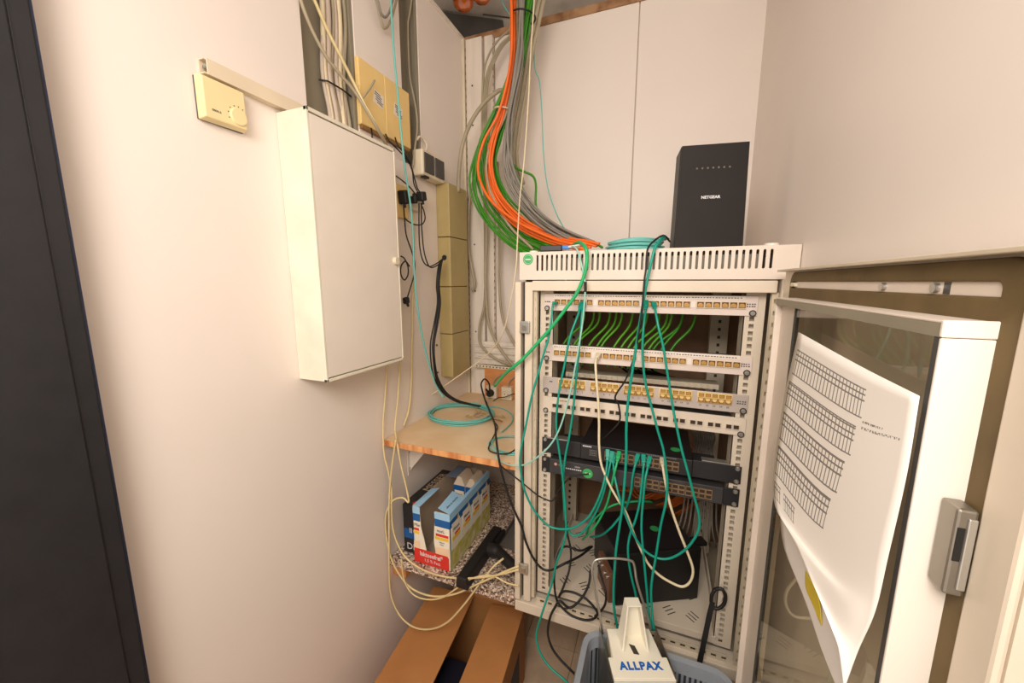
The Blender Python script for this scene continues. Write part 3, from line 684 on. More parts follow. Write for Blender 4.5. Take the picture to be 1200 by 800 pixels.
pc('teal patch cable from the fifth top jack, running down to the floor', [(0.6252, -0.0080, 1.4016), (0.6218, -0.0300, 1.3775), (0.6071, -0.0450, 1.3254), (0.5943, -0.0473, 1.2492), (0.5830, -0.0495, 1.1820), (0.5781, -0.0518, 1.1140), (0.5819, -0.0541, 1.0646), (0.5928, -0.0564, 1.0019), (0.6041, -0.0586, 0.9220), (0.6107, -0.0609, 0.8521), (0.6123, -0.0632, 0.8048), (0.6024, -0.0655, 0.7562), (0.5898, -0.0677, 0.7137), (0.5773, -0.0700, 0.6445), (0.5601, -0.0900, 0.5772), (0.5438, -0.0900, 0.5071), (0.5490, -0.0975, 0.4732), (0.5662, -0.1050, 0.4499), (0.5926, -0.1125, 0.4340), (0.6321, -0.1200, 0.4221), (0.6769, -0.1400, 0.4185)], p0=TEAL)
pc('teal patch cable from the sixth top jack, curving under to the upper switch', [(0.6316, -0.0080, 1.4039), (0.6319, -0.0280, 1.3819), (0.6306, -0.0350, 1.3253), (0.6263, -0.0364, 1.2604), (0.6218, -0.0379, 1.1942), (0.6173, -0.0393, 1.1264), (0.6102, -0.0407, 1.0637), (0.6026, -0.0421, 1.0161), (0.5976, -0.0436, 0.9489), (0.6017, -0.0450, 0.8773), (0.6103, -0.0460, 0.8178), (0.6273, -0.0470, 0.7928), (0.6522, -0.0480, 0.8075), (0.6776, -0.0490, 0.8537), (0.6995, -0.0500, 0.9165), (0.7120, -0.0350, 0.9835), (0.7166, -0.0160, 1.0219)], p0=TEAL, p1=TEAL)
pc('thick bright green cable hanging over the cover and away to the left', [(0.5936, 0.0300, 1.5544), (0.6171, -0.0100, 1.5563), (0.6397, -0.0500, 1.5401), (0.6447, -0.0520, 1.5164), (0.6400, -0.0531, 1.4790), (0.6232, -0.0543, 1.4348), (0.5952, -0.0554, 1.3933), (0.5598, -0.0566, 1.3459), (0.5229, -0.0577, 1.3030), (0.4914, -0.0589, 1.2679), (0.4683, -0.0600, 1.2460), (0.4271, -0.0300, 1.2127), (0.3608, 0.0500, 1.1516)], m=GREENB, r=0.0045, name='network_cable')
pc('pale aqua fibre from the cover running down and left to the shelf', [(0.5916, 0.0000, 1.5498), (0.6179, -0.0420, 1.5375), (0.6299, -0.0463, 1.5052), (0.6376, -0.0507, 1.4770), (0.6432, -0.0550, 1.4511), (0.6426, -0.0572, 1.4170), (0.6404, -0.0594, 1.3703), (0.6341, -0.0617, 1.3145), (0.6258, -0.0639, 1.2553), (0.6152, -0.0661, 1.1901), (0.6019, -0.0683, 1.1296), (0.5880, -0.0706, 1.0857), (0.5692, -0.0728, 1.0494), (0.5452, -0.0750, 1.0207), (0.5158, -0.0700, 0.9920), (0.4902, -0.0650, 0.9753), (0.4588, -0.0600, 0.9671), (0.4180, -0.0350, 0.9580), (0.3903, -0.0200, 0.9644)], m=AQUAP, r=0.0022, name='fiber_cable')
sv = MB().tube([(0.6430, -0.0555, 1.4611), (0.6438, -0.0555, 1.4371)], 0.0034, 8); tag(sv.build('cable_sleeve', BLACKR), 'short black sleeve around the pale aqua fibre', 'cable sleeve')
pc('long teal cable draped over the cover middle down to the tray', [(0.8196, 0.0600, 1.5636), (0.8081, 0.0000, 1.5618), (0.8000, -0.0350, 1.5475), (0.7922, -0.0500, 1.5317), (0.7814, -0.0550, 1.4705), (0.7764, -0.0565, 1.4270), (0.7689, -0.0579, 1.3593), (0.7641, -0.0594, 1.3079), (0.7591, -0.0609, 1.2555), (0.7554, -0.0624, 1.2146), (0.7522, -0.0638, 1.1606), (0.7526, -0.0653, 1.1104), (0.7546, -0.0668, 1.0684), (0.7552, -0.0682, 1.0147), (0.7538, -0.0697, 0.9598), (0.7520, -0.0712, 0.9108), (0.7480, -0.0726, 0.8673), (0.7427, -0.0741, 0.8017), (0.7412, -0.0756, 0.7406), (0.7421, -0.0771, 0.6693), (0.7486, -0.0785, 0.6186), (0.7614, -0.0800, 0.5673)], r=0.0033)
pc('teal patch cable from the thirteenth top jack, ending low beside the white tool', [(0.7792, -0.0080, 1.4091), (0.7789, -0.0250, 1.3902), (0.7776, -0.0400, 1.3537), (0.7784, -0.0429, 1.3041), (0.7853, -0.0457, 1.2442), (0.7950, -0.0486, 1.2047), (0.8086, -0.0514, 1.1616), (0.8224, -0.0543, 1.1165), (0.8357, -0.0571, 1.0777), (0.8436, -0.0600, 1.0381), (0.8497, -0.0625, 0.9957), (0.8489, -0.0650, 0.9450), (0.8411, -0.0675, 0.8852), (0.8345, -0.0700, 0.7970), (0.8307, -0.0750, 0.7628), (0.8292, -0.0800, 0.7199), (0.8338, -0.0850, 0.6718), (0.8404, -0.0900, 0.6243)], p0=TEAL)
pc('teal patch cable from the fourteenth top jack, looping deep on the right', [(0.7962, -0.0080, 1.4095), (0.8011, -0.0300, 1.3951), (0.8108, -0.0450, 1.3558), (0.8220, -0.0487, 1.3177), (0.8319, -0.0525, 1.2698), (0.8419, -0.0563, 1.2219), (0.8519, -0.0600, 1.1740), (0.8636, -0.0637, 1.1262), (0.8772, -0.0675, 1.0768), (0.8924, -0.0713, 1.0298), (0.9057, -0.0750, 0.9846), (0.9195, -0.0733, 0.9385), (0.9207, -0.0717, 0.8973), (0.9025, -0.0700, 0.8500), (0.8717, -0.0683, 0.8134), (0.8420, -0.0667, 0.8013), (0.8122, -0.0650, 0.8100), (0.7848, -0.0633, 0.8406), (0.7623, -0.0617, 0.8869), (0.7439, -0.0600, 0.9343), (0.7269, -0.0350, 0.9794), (0.7188, -0.0160, 1.0199)], p0=TEAL, p1=TEAL)
pc('teal patch cable from the middle of the upper switch, swinging left behind', [(0.7789, -0.0140, 1.0250), (0.7746, -0.0300, 1.0089), (0.7703, -0.0350, 0.9788), (0.7679, -0.0312, 0.9373), (0.7573, -0.0275, 0.8882), (0.7374, -0.0238, 0.8476), (0.7187, -0.0200, 0.8160), (0.6937, 0.0100, 0.7719), (0.6601, 0.0500, 0.7307)], p0=TEAL)
pc('teal patch cable from the switch, passing behind the white tool', [(0.7931, -0.0140, 1.0252), (0.7947, -0.0300, 1.0082), (0.7932, -0.0400, 0.9679), (0.7900, -0.0425, 0.9140), (0.7822, -0.0450, 0.8697), (0.7736, -0.0475, 0.8387), (0.7693, -0.0500, 0.8014), (0.7734, -0.0525, 0.7613), (0.7816, -0.0550, 0.7223), (0.7917, -0.0575, 0.6887), (0.8021, -0.0600, 0.6455)], p0=TEAL)
pc('teal patch cable from the switch, hanging straight down beside wire handle', [(0.8073, -0.0140, 1.0232), (0.8045, -0.0300, 1.0100), (0.8005, -0.0450, 0.9854), (0.7989, -0.0507, 0.9434), (0.7978, -0.0564, 0.8922), (0.8000, -0.0621, 0.8530), (0.8100, -0.0679, 0.7789), (0.8196, -0.0736, 0.7114), (0.8261, -0.0793, 0.6663), (0.8367, -0.0850, 0.6181)], p0=TEAL)
pc('light green patch cable from the fourth switch port, dropping to the left', [(0.7333, -0.0140, 1.0239), (0.7314, -0.0300, 1.0101), (0.7255, -0.0400, 0.9770), (0.7127, -0.0325, 0.9000), (0.6961, -0.0250, 0.8480), (0.6805, -0.0175, 0.8121), (0.6641, -0.0100, 0.7827), (0.6416, 0.0300, 0.7313)], m=GREENB, p0=GREENB)
pc('short light green cable curving low under the lower switch', [(0.8197, 0.0600, 0.8707), (0.7942, 0.0200, 0.8905), (0.7659, -0.0100, 0.8990), (0.7365, -0.0100, 0.8875), (0.7110, -0.0100, 0.8695), (0.6874, -0.0100, 0.8416), (0.6679, -0.0100, 0.8092), (0.6508, 0.0300, 0.7498)], m=GREENB, r=0.0026)
pc('cream patch cable from the second panel, looping low on the right to the switch', [(0.6720, -0.0080, 1.2759), (0.6692, -0.0280, 1.2643), (0.6746, -0.0400, 1.2220), (0.6808, -0.0408, 1.1683), (0.6849, -0.0416, 1.1137), (0.6870, -0.0424, 1.0581), (0.6930, -0.0432, 1.0115), (0.7048, -0.0439, 0.9796), (0.7209, -0.0447, 0.9485), (0.7388, -0.0455, 0.9203), (0.7610, -0.0463, 0.8887), (0.7842, -0.0471, 0.8318), (0.8067, -0.0479, 0.7866), (0.8221, -0.0487, 0.7632), (0.8470, -0.0495, 0.7430), (0.8770, -0.0503, 0.7318), (0.9000, -0.0511, 0.7305), (0.9156, -0.0518, 0.7501), (0.9189, -0.0526, 0.7837), (0.9051, -0.0534, 0.8233), (0.8811, -0.0542, 0.8800), (0.8586, -0.0550, 0.9414), (0.8467, -0.0450, 0.9859), (0.8391, -0.0350, 1.0189), (0.8368, -0.0140, 1.0263)], m=CREAMC, r=0.0031, p0=PALEW, p1=PALEW)
pc('thin black cable zigzagging from the cover down to the upper switch', [(0.8239, 0.0600, 1.5573), (0.8097, 0.0000, 1.5656), (0.7924, -0.0300, 1.5538), (0.7784, -0.0620, 1.5312), (0.7772, -0.0640, 1.4889), (0.7751, -0.0660, 1.4611), (0.7730, -0.0640, 1.3948), (0.7656, -0.0597, 1.3160), (0.7594, -0.0555, 1.2807), (0.7441, -0.0513, 1.2313), (0.7254, -0.0470, 1.1967), (0.7216, -0.0427, 1.1801), (0.7300, -0.0385, 1.1626), (0.7333, -0.0343, 1.1223), (0.7095, -0.0300, 1.0861), (0.6774, -0.0050, 1.0434)], m=BLACKR, r=0.0022, name='power_cable')
pc('thin dark cable from the shelf to the lower switch sticker', [(0.4105, -0.0300, 0.9440), (0.4568, -0.0550, 0.9368), (0.4928, -0.0508, 0.9117), (0.5285, -0.0467, 0.8868), (0.5563, -0.0425, 0.8756), (0.5695, -0.0383, 0.8761), (0.5867, -0.0342, 0.9099), (0.6128, -0.0300, 0.9474), (0.6381, -0.0210, 0.9552), (0.6591, -0.0120, 0.9572)], m=BLACKR, r=0.0019, name='power_cable')
pc('thick black power cable from the shelf socket sagging into the cabinet', [(0.1547, 0.4600, 1.0018), (0.1649, 0.4300, 1.0441), (0.1599, 0.4000, 1.0691), (0.1540, 0.3800, 1.0557), (0.1671, 0.3600, 1.0340), (0.2102, 0.3000, 1.0111), (0.2738, 0.2000, 1.0112), (0.3465, 0.0800, 1.0177), (0.3846, 0.0000, 1.0180), (0.4116, -0.0500, 0.9992), (0.4225, -0.0580, 0.9595), (0.4345, -0.0564, 0.9103), (0.4567, -0.0547, 0.8449), (0.4842, -0.0531, 0.7882), (0.4965, -0.0515, 0.7431), (0.5165, -0.0499, 0.6998), (0.5413, -0.0483, 0.6713), (0.5680, -0.0466, 0.6702), (0.6032, -0.0450, 0.6979), (0.6393, 0.0100, 0.6937), (0.6644, 0.0600, 0.6947)], m=BLACKR, r=0.0033, name='power_cable')
pc('black power cable coiled on the tray and hanging to the floor', [(0.5896, 0.0500, 0.7315), (0.6081, 0.0300, 0.6839), (0.6107, 0.0000, 0.6468), (0.5991, -0.0200, 0.6048), (0.5917, -0.0380, 0.5876), (0.6036, -0.0387, 0.6084), (0.6324, -0.0393, 0.6158), (0.6656, -0.0400, 0.6089), (0.6896, -0.0425, 0.5931), (0.6996, -0.0450, 0.5779), (0.6889, -0.0450, 0.5582), (0.6637, -0.0450, 0.5465), (0.6306, -0.0450, 0.5479), (0.6059, -0.0438, 0.5596), (0.5881, -0.0425, 0.5768), (0.5798, -0.0413, 0.6108), (0.5785, -0.0400, 0.6629), (0.5846, -0.0200, 0.7134), (0.6016, 0.0000, 0.7198), (0.6388, 0.0100, 0.7097), (0.6610, 0.0500, 0.7008)], m=BLACKR, r=0.0031, name='power_cable')
pc('black cable leaving the coil down past the bottom beam', [(0.6678, 0.0200, 0.6486), (0.6674, -0.0000, 0.6211), (0.6546, -0.0300, 0.5992), (0.6252, -0.0450, 0.5702), (0.5972, -0.0500, 0.5864), (0.5843, -0.0550, 0.5649), (0.5738, -0.0600, 0.5386), (0.5685, -0.0650, 0.5004), (0.5731, -0.0712, 0.4781), (0.5874, -0.0775, 0.4544), (0.6111, -0.0837, 0.4378), (0.6389, -0.0900, 0.4264), (0.6812, -0.1200, 0.4361)], m=BLACKR, r=0.0033, name='power_cable')
pc('black cable standing up beside the copper-brown terminal strip', [(0.6912, 0.0000, 0.6871), (0.7061, -0.0150, 0.6563), (0.7180, -0.0300, 0.6336), (0.7176, -0.0350, 0.6040), (0.7034, -0.0400, 0.5773), (0.6925, -0.0400, 0.5629)], m=BLACKR, r=0.003, name='power_cable')
# black strap knotted round the right rail
stp = thing('hook_and_loop_strap', 'black strap looped through the right rail near the tray', 'strap', [(0.9777, -0.0100, 0.6908)][0])
MB().tube(spline([(0.9756, -0.0120, 0.7155), (0.9897, -0.0140, 0.7218), (0.9979, -0.0160, 0.7074), (0.9957, -0.0180, 0.6849), (0.9818, -0.0200, 0.6700), (0.9705, -0.0173, 0.6756), (0.9692, -0.0147, 0.6967), (0.9756, -0.0120, 0.7155)], 5), 0.0042, 8).build('loop', BRUSHB, stp, smooth=True)
q = [(0.9715, -0.0200, 0.6831), (0.9644, -0.0300, 0.6372), (0.9574, -0.0420, 0.5883), (0.9501, -0.0550, 0.5407)]
for i, m_ in ((0, None),):
    b = MB()
    for a, c in zip(q[:-1], q[1:]):
        a, c = Vector(a), Vector(c); dd = c - a
        b.hexa([a + Vector((-0.0055, 0, 0)), a + Vector((0.0055, 0, 0)), a + Vector((0.0055, 0.003, 0)), a + Vector((-0.0055, 0.003, 0)), c + Vector((-0.006, 0, 0)), c + Vector((0.006, 0, 0)), c + Vector((0.006, 0.003, 0)), c + Vector((-0.006, 0.003, 0))])
    b.build('tail', BRUSHB, stp)

# ============================================================ ON TOP OF THE CABINET
rt = thing('wifi_router', 'upright black router box on top of the cabinet', 'router', (0.905, 0.06, 1.536))
Rz = Matrix.Rotation(math.radians(9), 3, 'Z'); rc = Vector((0.908, 0.060, 1.536))
def rp(x, y, z): return tuple(rc + Rz @ Vector((x, y, z)))
hw0, hw1, H, D = 0.0755, 0.0725, 0.236, 0.062
b = MB().hexa([rp(-hw0, 0, 0), rp(hw0, 0, 0), rp(hw0, D, 0), rp(-hw0, D, 0), rp(-hw1, 0.006, H), rp(hw1, 0.006, H), rp(hw1, D, H - 0.006), rp(-hw1, D, H - 0.006)]); b.build('housing', BLACK, rt, bevel=0.004)
b = MB().hexa([rp(-hw0 + 0.002, -0.003, 0.001), rp(hw0 - 0.002, -0.003, 0.001), rp(hw0 - 0.002, 0.004, 0.001), rp(-hw0 + 0.002, 0.004, 0.001), rp(-hw1 + 0.002, 0.003, H - 0.001), rp(hw1 - 0.002, 0.003, H - 0.001), rp(hw1 - 0.002, 0.010, H - 0.001), rp(-hw1 + 0.002, 0.010, H - 0.001)]); fpn = b.build('front_cover', mat('router_front', (36, 31, 29), 0.6, spec=0.3), rt, bevel=0.001)
xd = Rz @ Vector((1, 0, 0)); yd = Vector((0, 0, 1)) + Rz @ Vector((0, 0.026, 0))
text('NETGEAR', 0.0088, WINK, rt, rp(-0.003, -0.0012, 0.118), xd, yd, sx=1.05, bold=0.0003)
for k in range(7):
    x = -0.036 + 0.0115 * k; ic = MB()
    ic.tube([rp(x + 0.0019 * math.cos(a * math.pi / 4), 0.0012, 0.183 + 0.0019 * math.sin(a * math.pi / 4)) for a in range(8)], 0.0004, 4, closed=True); ic.box(*(lambda p: (p[0] - .0008, p[0] + .0008, p[1] - .0004, p[1] + .0004, p[2] - .0008, p[2] + .0008))(rp(x, 0.0012, 0.183)))
    ic.build('status_icon', GREYC, rt)
# aqua fibre coil lying on the cover
random.seed(3); pts = []
for k in range(9 * 14 + 1):
    a = 2 * math.pi * k / 14; lay = k / 14
    rx = 0.066 - 0.004 * (int(lay) % 3); pts.append((0.740 + rx * math.cos(a) * 1.05 + 0.004 * math.sin(lay * 3), 0.10 + rx * math.sin(a), 1.540 + 0.0029 * lay + 0.001 * math.sin(a * 3)))
cable('fiber_cable', 'aqua fibre coil stacked flat on the cabinet beside the router', pts, 0.0024, AQUA, None, 'cable', 2, 6)
# black fibre coupler with blue connectors
cp = thing('fiber_coupler', 'black fibre coupler with a blue plug lying on the cover', 'coupler', [(0.5489, -0.0050, 1.5466)][0])
cc = Vector([(0.5444, -0.0050, 1.5488)][0]); cc.z = 1.5445
MB().obox(cc, (0.056, 0.020, 0.015), (0, 0, 0.1)).build('body', BLACK, cp, bevel=0.002)
MB().obox(cc + Vector((0.038, 0.0, 0.0015)), (0.018, 0.014, 0.010), (0, 0, 0.1)).build('blue_plug', mat('blue_connector', (30, 120, 200), 0.4), cp, bevel=0.0015)
for k in (-1, 1): MB().cyl(cc + Vector((0.046, 0.004 * k, 0.002)), cc + Vector((0.075, 0.005 * k - 0.01, 0.003 - 0.002 * k)), 0.0028, 0.002, 10).build('strain_relief', WHITEB, cp)

# ============================================================ CABLE BUNDLE FROM THE CEILING
random.seed(11)
def jit(pts, s):
    ph = random.uniform(0, 6.28)
    return [(p[0] + s * math.sin(i * 0.9 + ph) * 0.5 + random.uniform(-s, s) * 0.25, p[1] + s * math.cos(i * 0.7 + ph), p[2] + random.uniform(-s, s) * 0.2) for i, p in enumerate(pts)]
def off(pts, dx, dy=0, dz=0): return [(p[0] + dx, p[1] + dy, p[2] + dz) for p in pts]
def bundle(name, label, group, m, base, n, spread, r):
    for k in range(n):
        u_ = (k + 0.5) / n * 2 - 1
        p = [(q[0] + spread[0] * u_ * w_, q[1] + random.uniform(-0.012, 0.012), q[2] + spread[1] * u_ * w_) for q, w_ in zip(base, [0.35, 0.3, 0.45, 0.35, 0.6] + [1.0] * 20)]
        cable(name, label, jit(p, 0.007 if m is GREEN else 0.005), r, m, group, seg=5, n=7)
ORB = [(0.3106, 0.3200, 2.4042), (0.3151, 0.3160, 2.2986), (0.3137, 0.3120, 2.1771), (0.2846, 0.3080, 2.0252), (0.2481, 0.3040, 1.9350), (0.2362, 0.3000, 1.8389), (0.2717, 0.2833, 1.7430), (0.3558, 0.2667, 1.6574), (0.4700, 0.2500, 1.5988), (0.5769, 0.2000, 1.5696), (0.6162, 0.1800, 1.5593)]
bundle('network_cable', 'orange cable in the thick hanging bundle above the cabinet', 'orange cables of the hanging bundle', ORANGE, ORB, 5, (0.022, 0.012), 0.0042)
cable('network_cable', 'outermost orange cable bulging left out of the hanging bundle', [(0.3126, 0.3000, 2.3910), (0.3213, 0.2925, 2.2839), (0.3183, 0.2850, 2.1506), (0.2821, 0.2775, 2.0140), (0.2289, 0.2700, 1.9266), (0.2103, 0.2600, 1.8449), (0.2302, 0.2500, 1.7780), (0.2811, 0.2400, 1.7123), (0.3752, 0.2300, 1.6460), (0.4922, 0.2200, 1.5923), (0.5606, 0.1800, 1.5709)], 0.0046, ORANGE)
GRB = [(0.3490, 0.3100, 2.3883), (0.3493, 0.3025, 2.2834), (0.3438, 0.2950, 2.1631), (0.3172, 0.2875, 2.0126), (0.3080, 0.2800, 1.9199), (0.3139, 0.2725, 1.8376), (0.3501, 0.2650, 1.7550), (0.4181, 0.2575, 1.6741), (0.4977, 0.2500, 1.6161), (0.5989, 0.2200, 1.5680)]
bundle('network_cable', 'grey cable in the thick hanging bundle above the cabinet', 'grey cables of the hanging bundle', GREYC, GRB, 9, (0.020, 0.010), 0.0038)
GNB = [(0.3671, 0.3400, 2.4029), (0.3540, 0.3380, 2.3025), (0.3225, 0.3360, 2.1870), (0.2484, 0.3340, 2.0405), (0.1996, 0.3320, 1.9499), (0.1859, 0.3300, 1.8514), (0.2145, 0.3167, 1.7537), (0.2788, 0.3033, 1.6724), (0.3535, 0.2900, 1.6103), (0.4563, 0.2500, 1.5645)]
bundle('network_cable', 'green cable in the left side of the hanging bundle', 'green cables on the left of the hanging bundle', GREEN, GNB, 12, (0.040, 0.032), 0.0038)
cable('network_cable', 'outermost green cable sagging lowest out of the bundle', [(0.3648, 0.3300, 2.3971), (0.3552, 0.3263, 2.2955), (0.3216, 0.3225, 2.1679), (0.2423, 0.3187, 2.0221), (0.1910, 0.3150, 1.9316), (0.1747, 0.3112, 1.8335), (0.1852, 0.3075, 1.7454), (0.2360, 0.3038, 1.6574), (0.3120, 0.3000, 1.5928), (0.3793, 0.2700, 1.5571)], 0.004, GREEN)
GN2 = [(0.3661, 0.3600, 2.4159), (0.3519, 0.3525, 2.3111), (0.3313, 0.3450, 2.1898), (0.2912, 0.3375, 2.0354), (0.2559, 0.3300, 1.9423), (0.2392, 0.3225, 1.8584), (0.2807, 0.3150, 1.7541), (0.3469, 0.3075, 1.6749), (0.4171, 0.3000, 1.6143), (0.4818, 0.2600, 1.5752)]
bundle('network_cable', 'green cable in the core of the hanging bundle', 'green cables in the core of the hanging bundle', GREEN, GN2, 5, (0.018, 0.012), 0.0040)
cable('network_cable', 'green cable kinking out to the right of the bundle', [(0.3067, 0.3300, 1.9767), (0.2962, 0.3325, 1.8968), (0.3142, 0.3350, 1.8540), (0.3478, 0.3375, 1.8346), (0.3780, 0.3400, 1.8185), (0.3937, 0.3300, 1.7871), (0.3976, 0.3200, 1.7184), (0.4193, 0.3100, 1.6738), (0.4701, 0.3000, 1.6340), (0.5506, 0.2600, 1.6018), (0.6244, 0.2200, 1.5672)], 0.004, GREEN)
cable('network_cable', 'green cable skirting the right outside of the bundle', [(0.2925, 0.3500, 1.9855), (0.2964, 0.3400, 1.8851), (0.3382, 0.3300, 1.7947), (0.3793, 0.3200, 1.7197), (0.4374, 0.3100, 1.6645), (0.5048, 0.3000, 1.6242), (0.5929, 0.2500, 1.5888), (0.6397, 0.2200, 1.5617)], 0.0038, GREEN)
BG = [(0.3919, 0.3700, 2.4159), (0.3696, 0.3700, 2.3171), (0.3464, 0.3700, 2.2250), (0.3225, 0.3700, 2.0973), (0.3007, 0.3700, 1.9913), (0.2911, 0.3700, 1.8941), (0.3171, 0.3700, 1.8056)]
for k, dx in enumerate((-0.012, 0.0, 0.012)):
    cable('thick_cable', 'thick beige cable at the back of the hanging bundle', off(BG, dx, 0.008 * k), 0.007, BEIGEG, 'thick beige cables of the hanging bundle', seg=5)
cable('thick_cable', 'beige cable on the left inside the hanging bundle', [(0.3176, 0.3400, 2.4152), (0.3245, 0.3300, 2.3044), (0.3226, 0.3200, 2.1666), (0.2961, 0.3100, 2.0243), (0.2303, 0.3000, 1.8949), (0.2339, 0.2900, 1.7949), (0.2793, 0.2800, 1.7056), (0.3301, 0.2700, 1.6371), (0.4095, 0.2600, 1.5666)], 0.0045, BEIGEG)
def tie(label, m, c, rx, ry, tilt, tail):
    t = thing('cable_tie', label, 'cable tie', c)
    ring_ = [(c[0] + rx * math.cos(a * math.pi / 12), c[1] + ry * math.sin(a * math.pi / 12), c[2] + tilt * math.cos(a * math.pi / 12)) for a in range(24)]
    MB().tube(ring_, 0.0028, 6, closed=True).build('band', m, t, smooth=True); MB().tube([ring_[tail[0]], tail[1]], 0.0022, 6).build('tail', m, t)
pA = [(0.3451, 0.3300, 2.3048)][0]; tie('black cable tie round the top of the bundle', BLACKR, pA, 0.040, 0.040, -0.006, (12, tuple(Vector([(0.2024, 0.3300, 2.3442)][0]))))
pB = [(0.2796, 0.3200, 2.0305)][0]; tie('pale cable tie round the waist of the bundle', PALEW, pB, 0.030, 0.035, -0.004, (0, tuple(Vector(pB) + Vector((0.05, -0.03, 0.0)))))
cable('fiber_cable', 'thin aqua fibre arcing down beside the bundle onto the cover', [(0.3542, 0.4200, 2.2218), (0.3778, 0.4067, 2.1441), (0.3924, 0.3933, 2.0417), (0.4044, 0.3800, 1.8984), (0.4301, 0.3500, 1.7773), (0.4696, 0.3200, 1.6861), (0.5201, 0.2600, 1.6162), (0.5667, 0.2000, 1.5674)], 0.0020, AQUA)
cable('fiber_cable', 'thin aqua fibre slanting to the bundle under the loft', [(0.2203, 0.4200, 2.4770), (0.2478, 0.4000, 2.4058), (0.2809, 0.3800, 2.3528), (0.3072, 0.3600, 2.3151)], 0.0018, AQUA)
cable('cord', 'thin cream cord hanging past the bundle and across to the shelf', [(0.4111, 0.2500, 2.3348), (0.4035, 0.2375, 2.1472), (0.4007, 0.2250, 2.0004), (0.3922, 0.2125, 1.8263), (0.3831, 0.2000, 1.7109), (0.4049, 0.1200, 1.5611), (0.4061, 0.1100, 1.5109), (0.3964, 0.1000, 1.4232), (0.3601, 0.1200, 1.3087), (0.2883, 0.1800, 1.2316), (0.2165, 0.2200, 1.1771), (0.0213, 0.2600, 1.0422), (-0.0392, 0.2200, 0.9957), (-0.0445, 0.1600, 0.9538)], 0.0021, CREAMC, None, 'cord')
# grey and beige cables in the back corner
cable('thick_cable', 'thick grey-beige cable arching from the bundle to the left wall', [(0.2794, 0.4000, 2.1499), (0.2302, 0.4000, 2.1360), (0.1726, 0.4000, 2.1056), (0.1158, 0.4000, 2.0472), (0.0782, 0.4000, 1.9714), (0.0614, 0.4000, 1.8814), (0.0558, 0.4000, 1.8038)], 0.0075, BEIGEG)
cable('thick_cable', 'grey-beige cable curving round the olive duct edge', [(0.1001, 0.5000, 1.9159), (0.0622, 0.5040, 1.8481), (0.0423, 0.5080, 1.7423), (0.0374, 0.5120, 1.6039), (0.0499, 0.5160, 1.5149), (0.0591, 0.5200, 1.4535), (0.0462, 0.5200, 1.4243)], 0.006, BEIGEG)
for k in range(4):
    cable('thick_cable', 'beige cable bending from the loft down the back corner', [(0.2789, 0.4600, 2.3773), (0.2347, 0.4800, 2.3702), (0.1902, 0.4800, 2.3454), (0.1549, 0.4800, 2.3062), (0.1329, 0.4800, 2.2486), (0.1243, 0.4800, 2.1450), (0.1222, 0.4800, 1.9908)] if k == 0 else off([(0.2951, 0.4600, 2.3792), (0.2481, 0.4800, 2.3617), (0.1970, 0.4800, 2.3326), (0.1618, 0.4800, 2.2874), (0.1363, 0.4800, 2.2332), (0.1243, 0.4800, 2.1450), (0.1222, 0.4800, 1.9908)], 0.004 * k, 0.004 * k), 0.004, BEIGEG, 'beige cables in the back corner', seg=5)
cable('thick_cable', 'left long beige cable running down the planks to the sockets', [(0.1024, 0.5300, 2.0248), (0.1067, 0.5250, 1.8755), (0.1182, 0.5200, 1.6712), (0.1142, 0.5150, 1.4608), (0.1267, 0.5100, 1.2984), (0.1680, 0.5050, 1.2017), (0.2326, 0.5000, 1.1259), (0.3084, 0.4700, 1.0806)], 0.0062, BEIGEG)
cable('thick_cable', 'right long beige cable running down the back behind the bundle', [(0.1659, 0.5300, 1.9366), (0.1744, 0.5240, 1.6691), (0.1758, 0.5180, 1.4608), (0.1932, 0.5120, 1.3115), (0.2380, 0.5060, 1.2202), (0.3088, 0.5000, 1.1318)], 0.0062, BEIGEG)
cable('thick_cable', 'short beige cable hooking left above the orange board', [(0.1116, 0.5200, 1.4428), (0.1024, 0.5200, 1.3519), (0.0808, 0.5200, 1.2697), (0.0798, 0.5200, 1.2019), (0.1123, 0.5200, 1.1584), (0.1690, 0.5200, 1.1246), (0.2325, 0.5200, 1.1070)], 0.0055, BEIGEG)
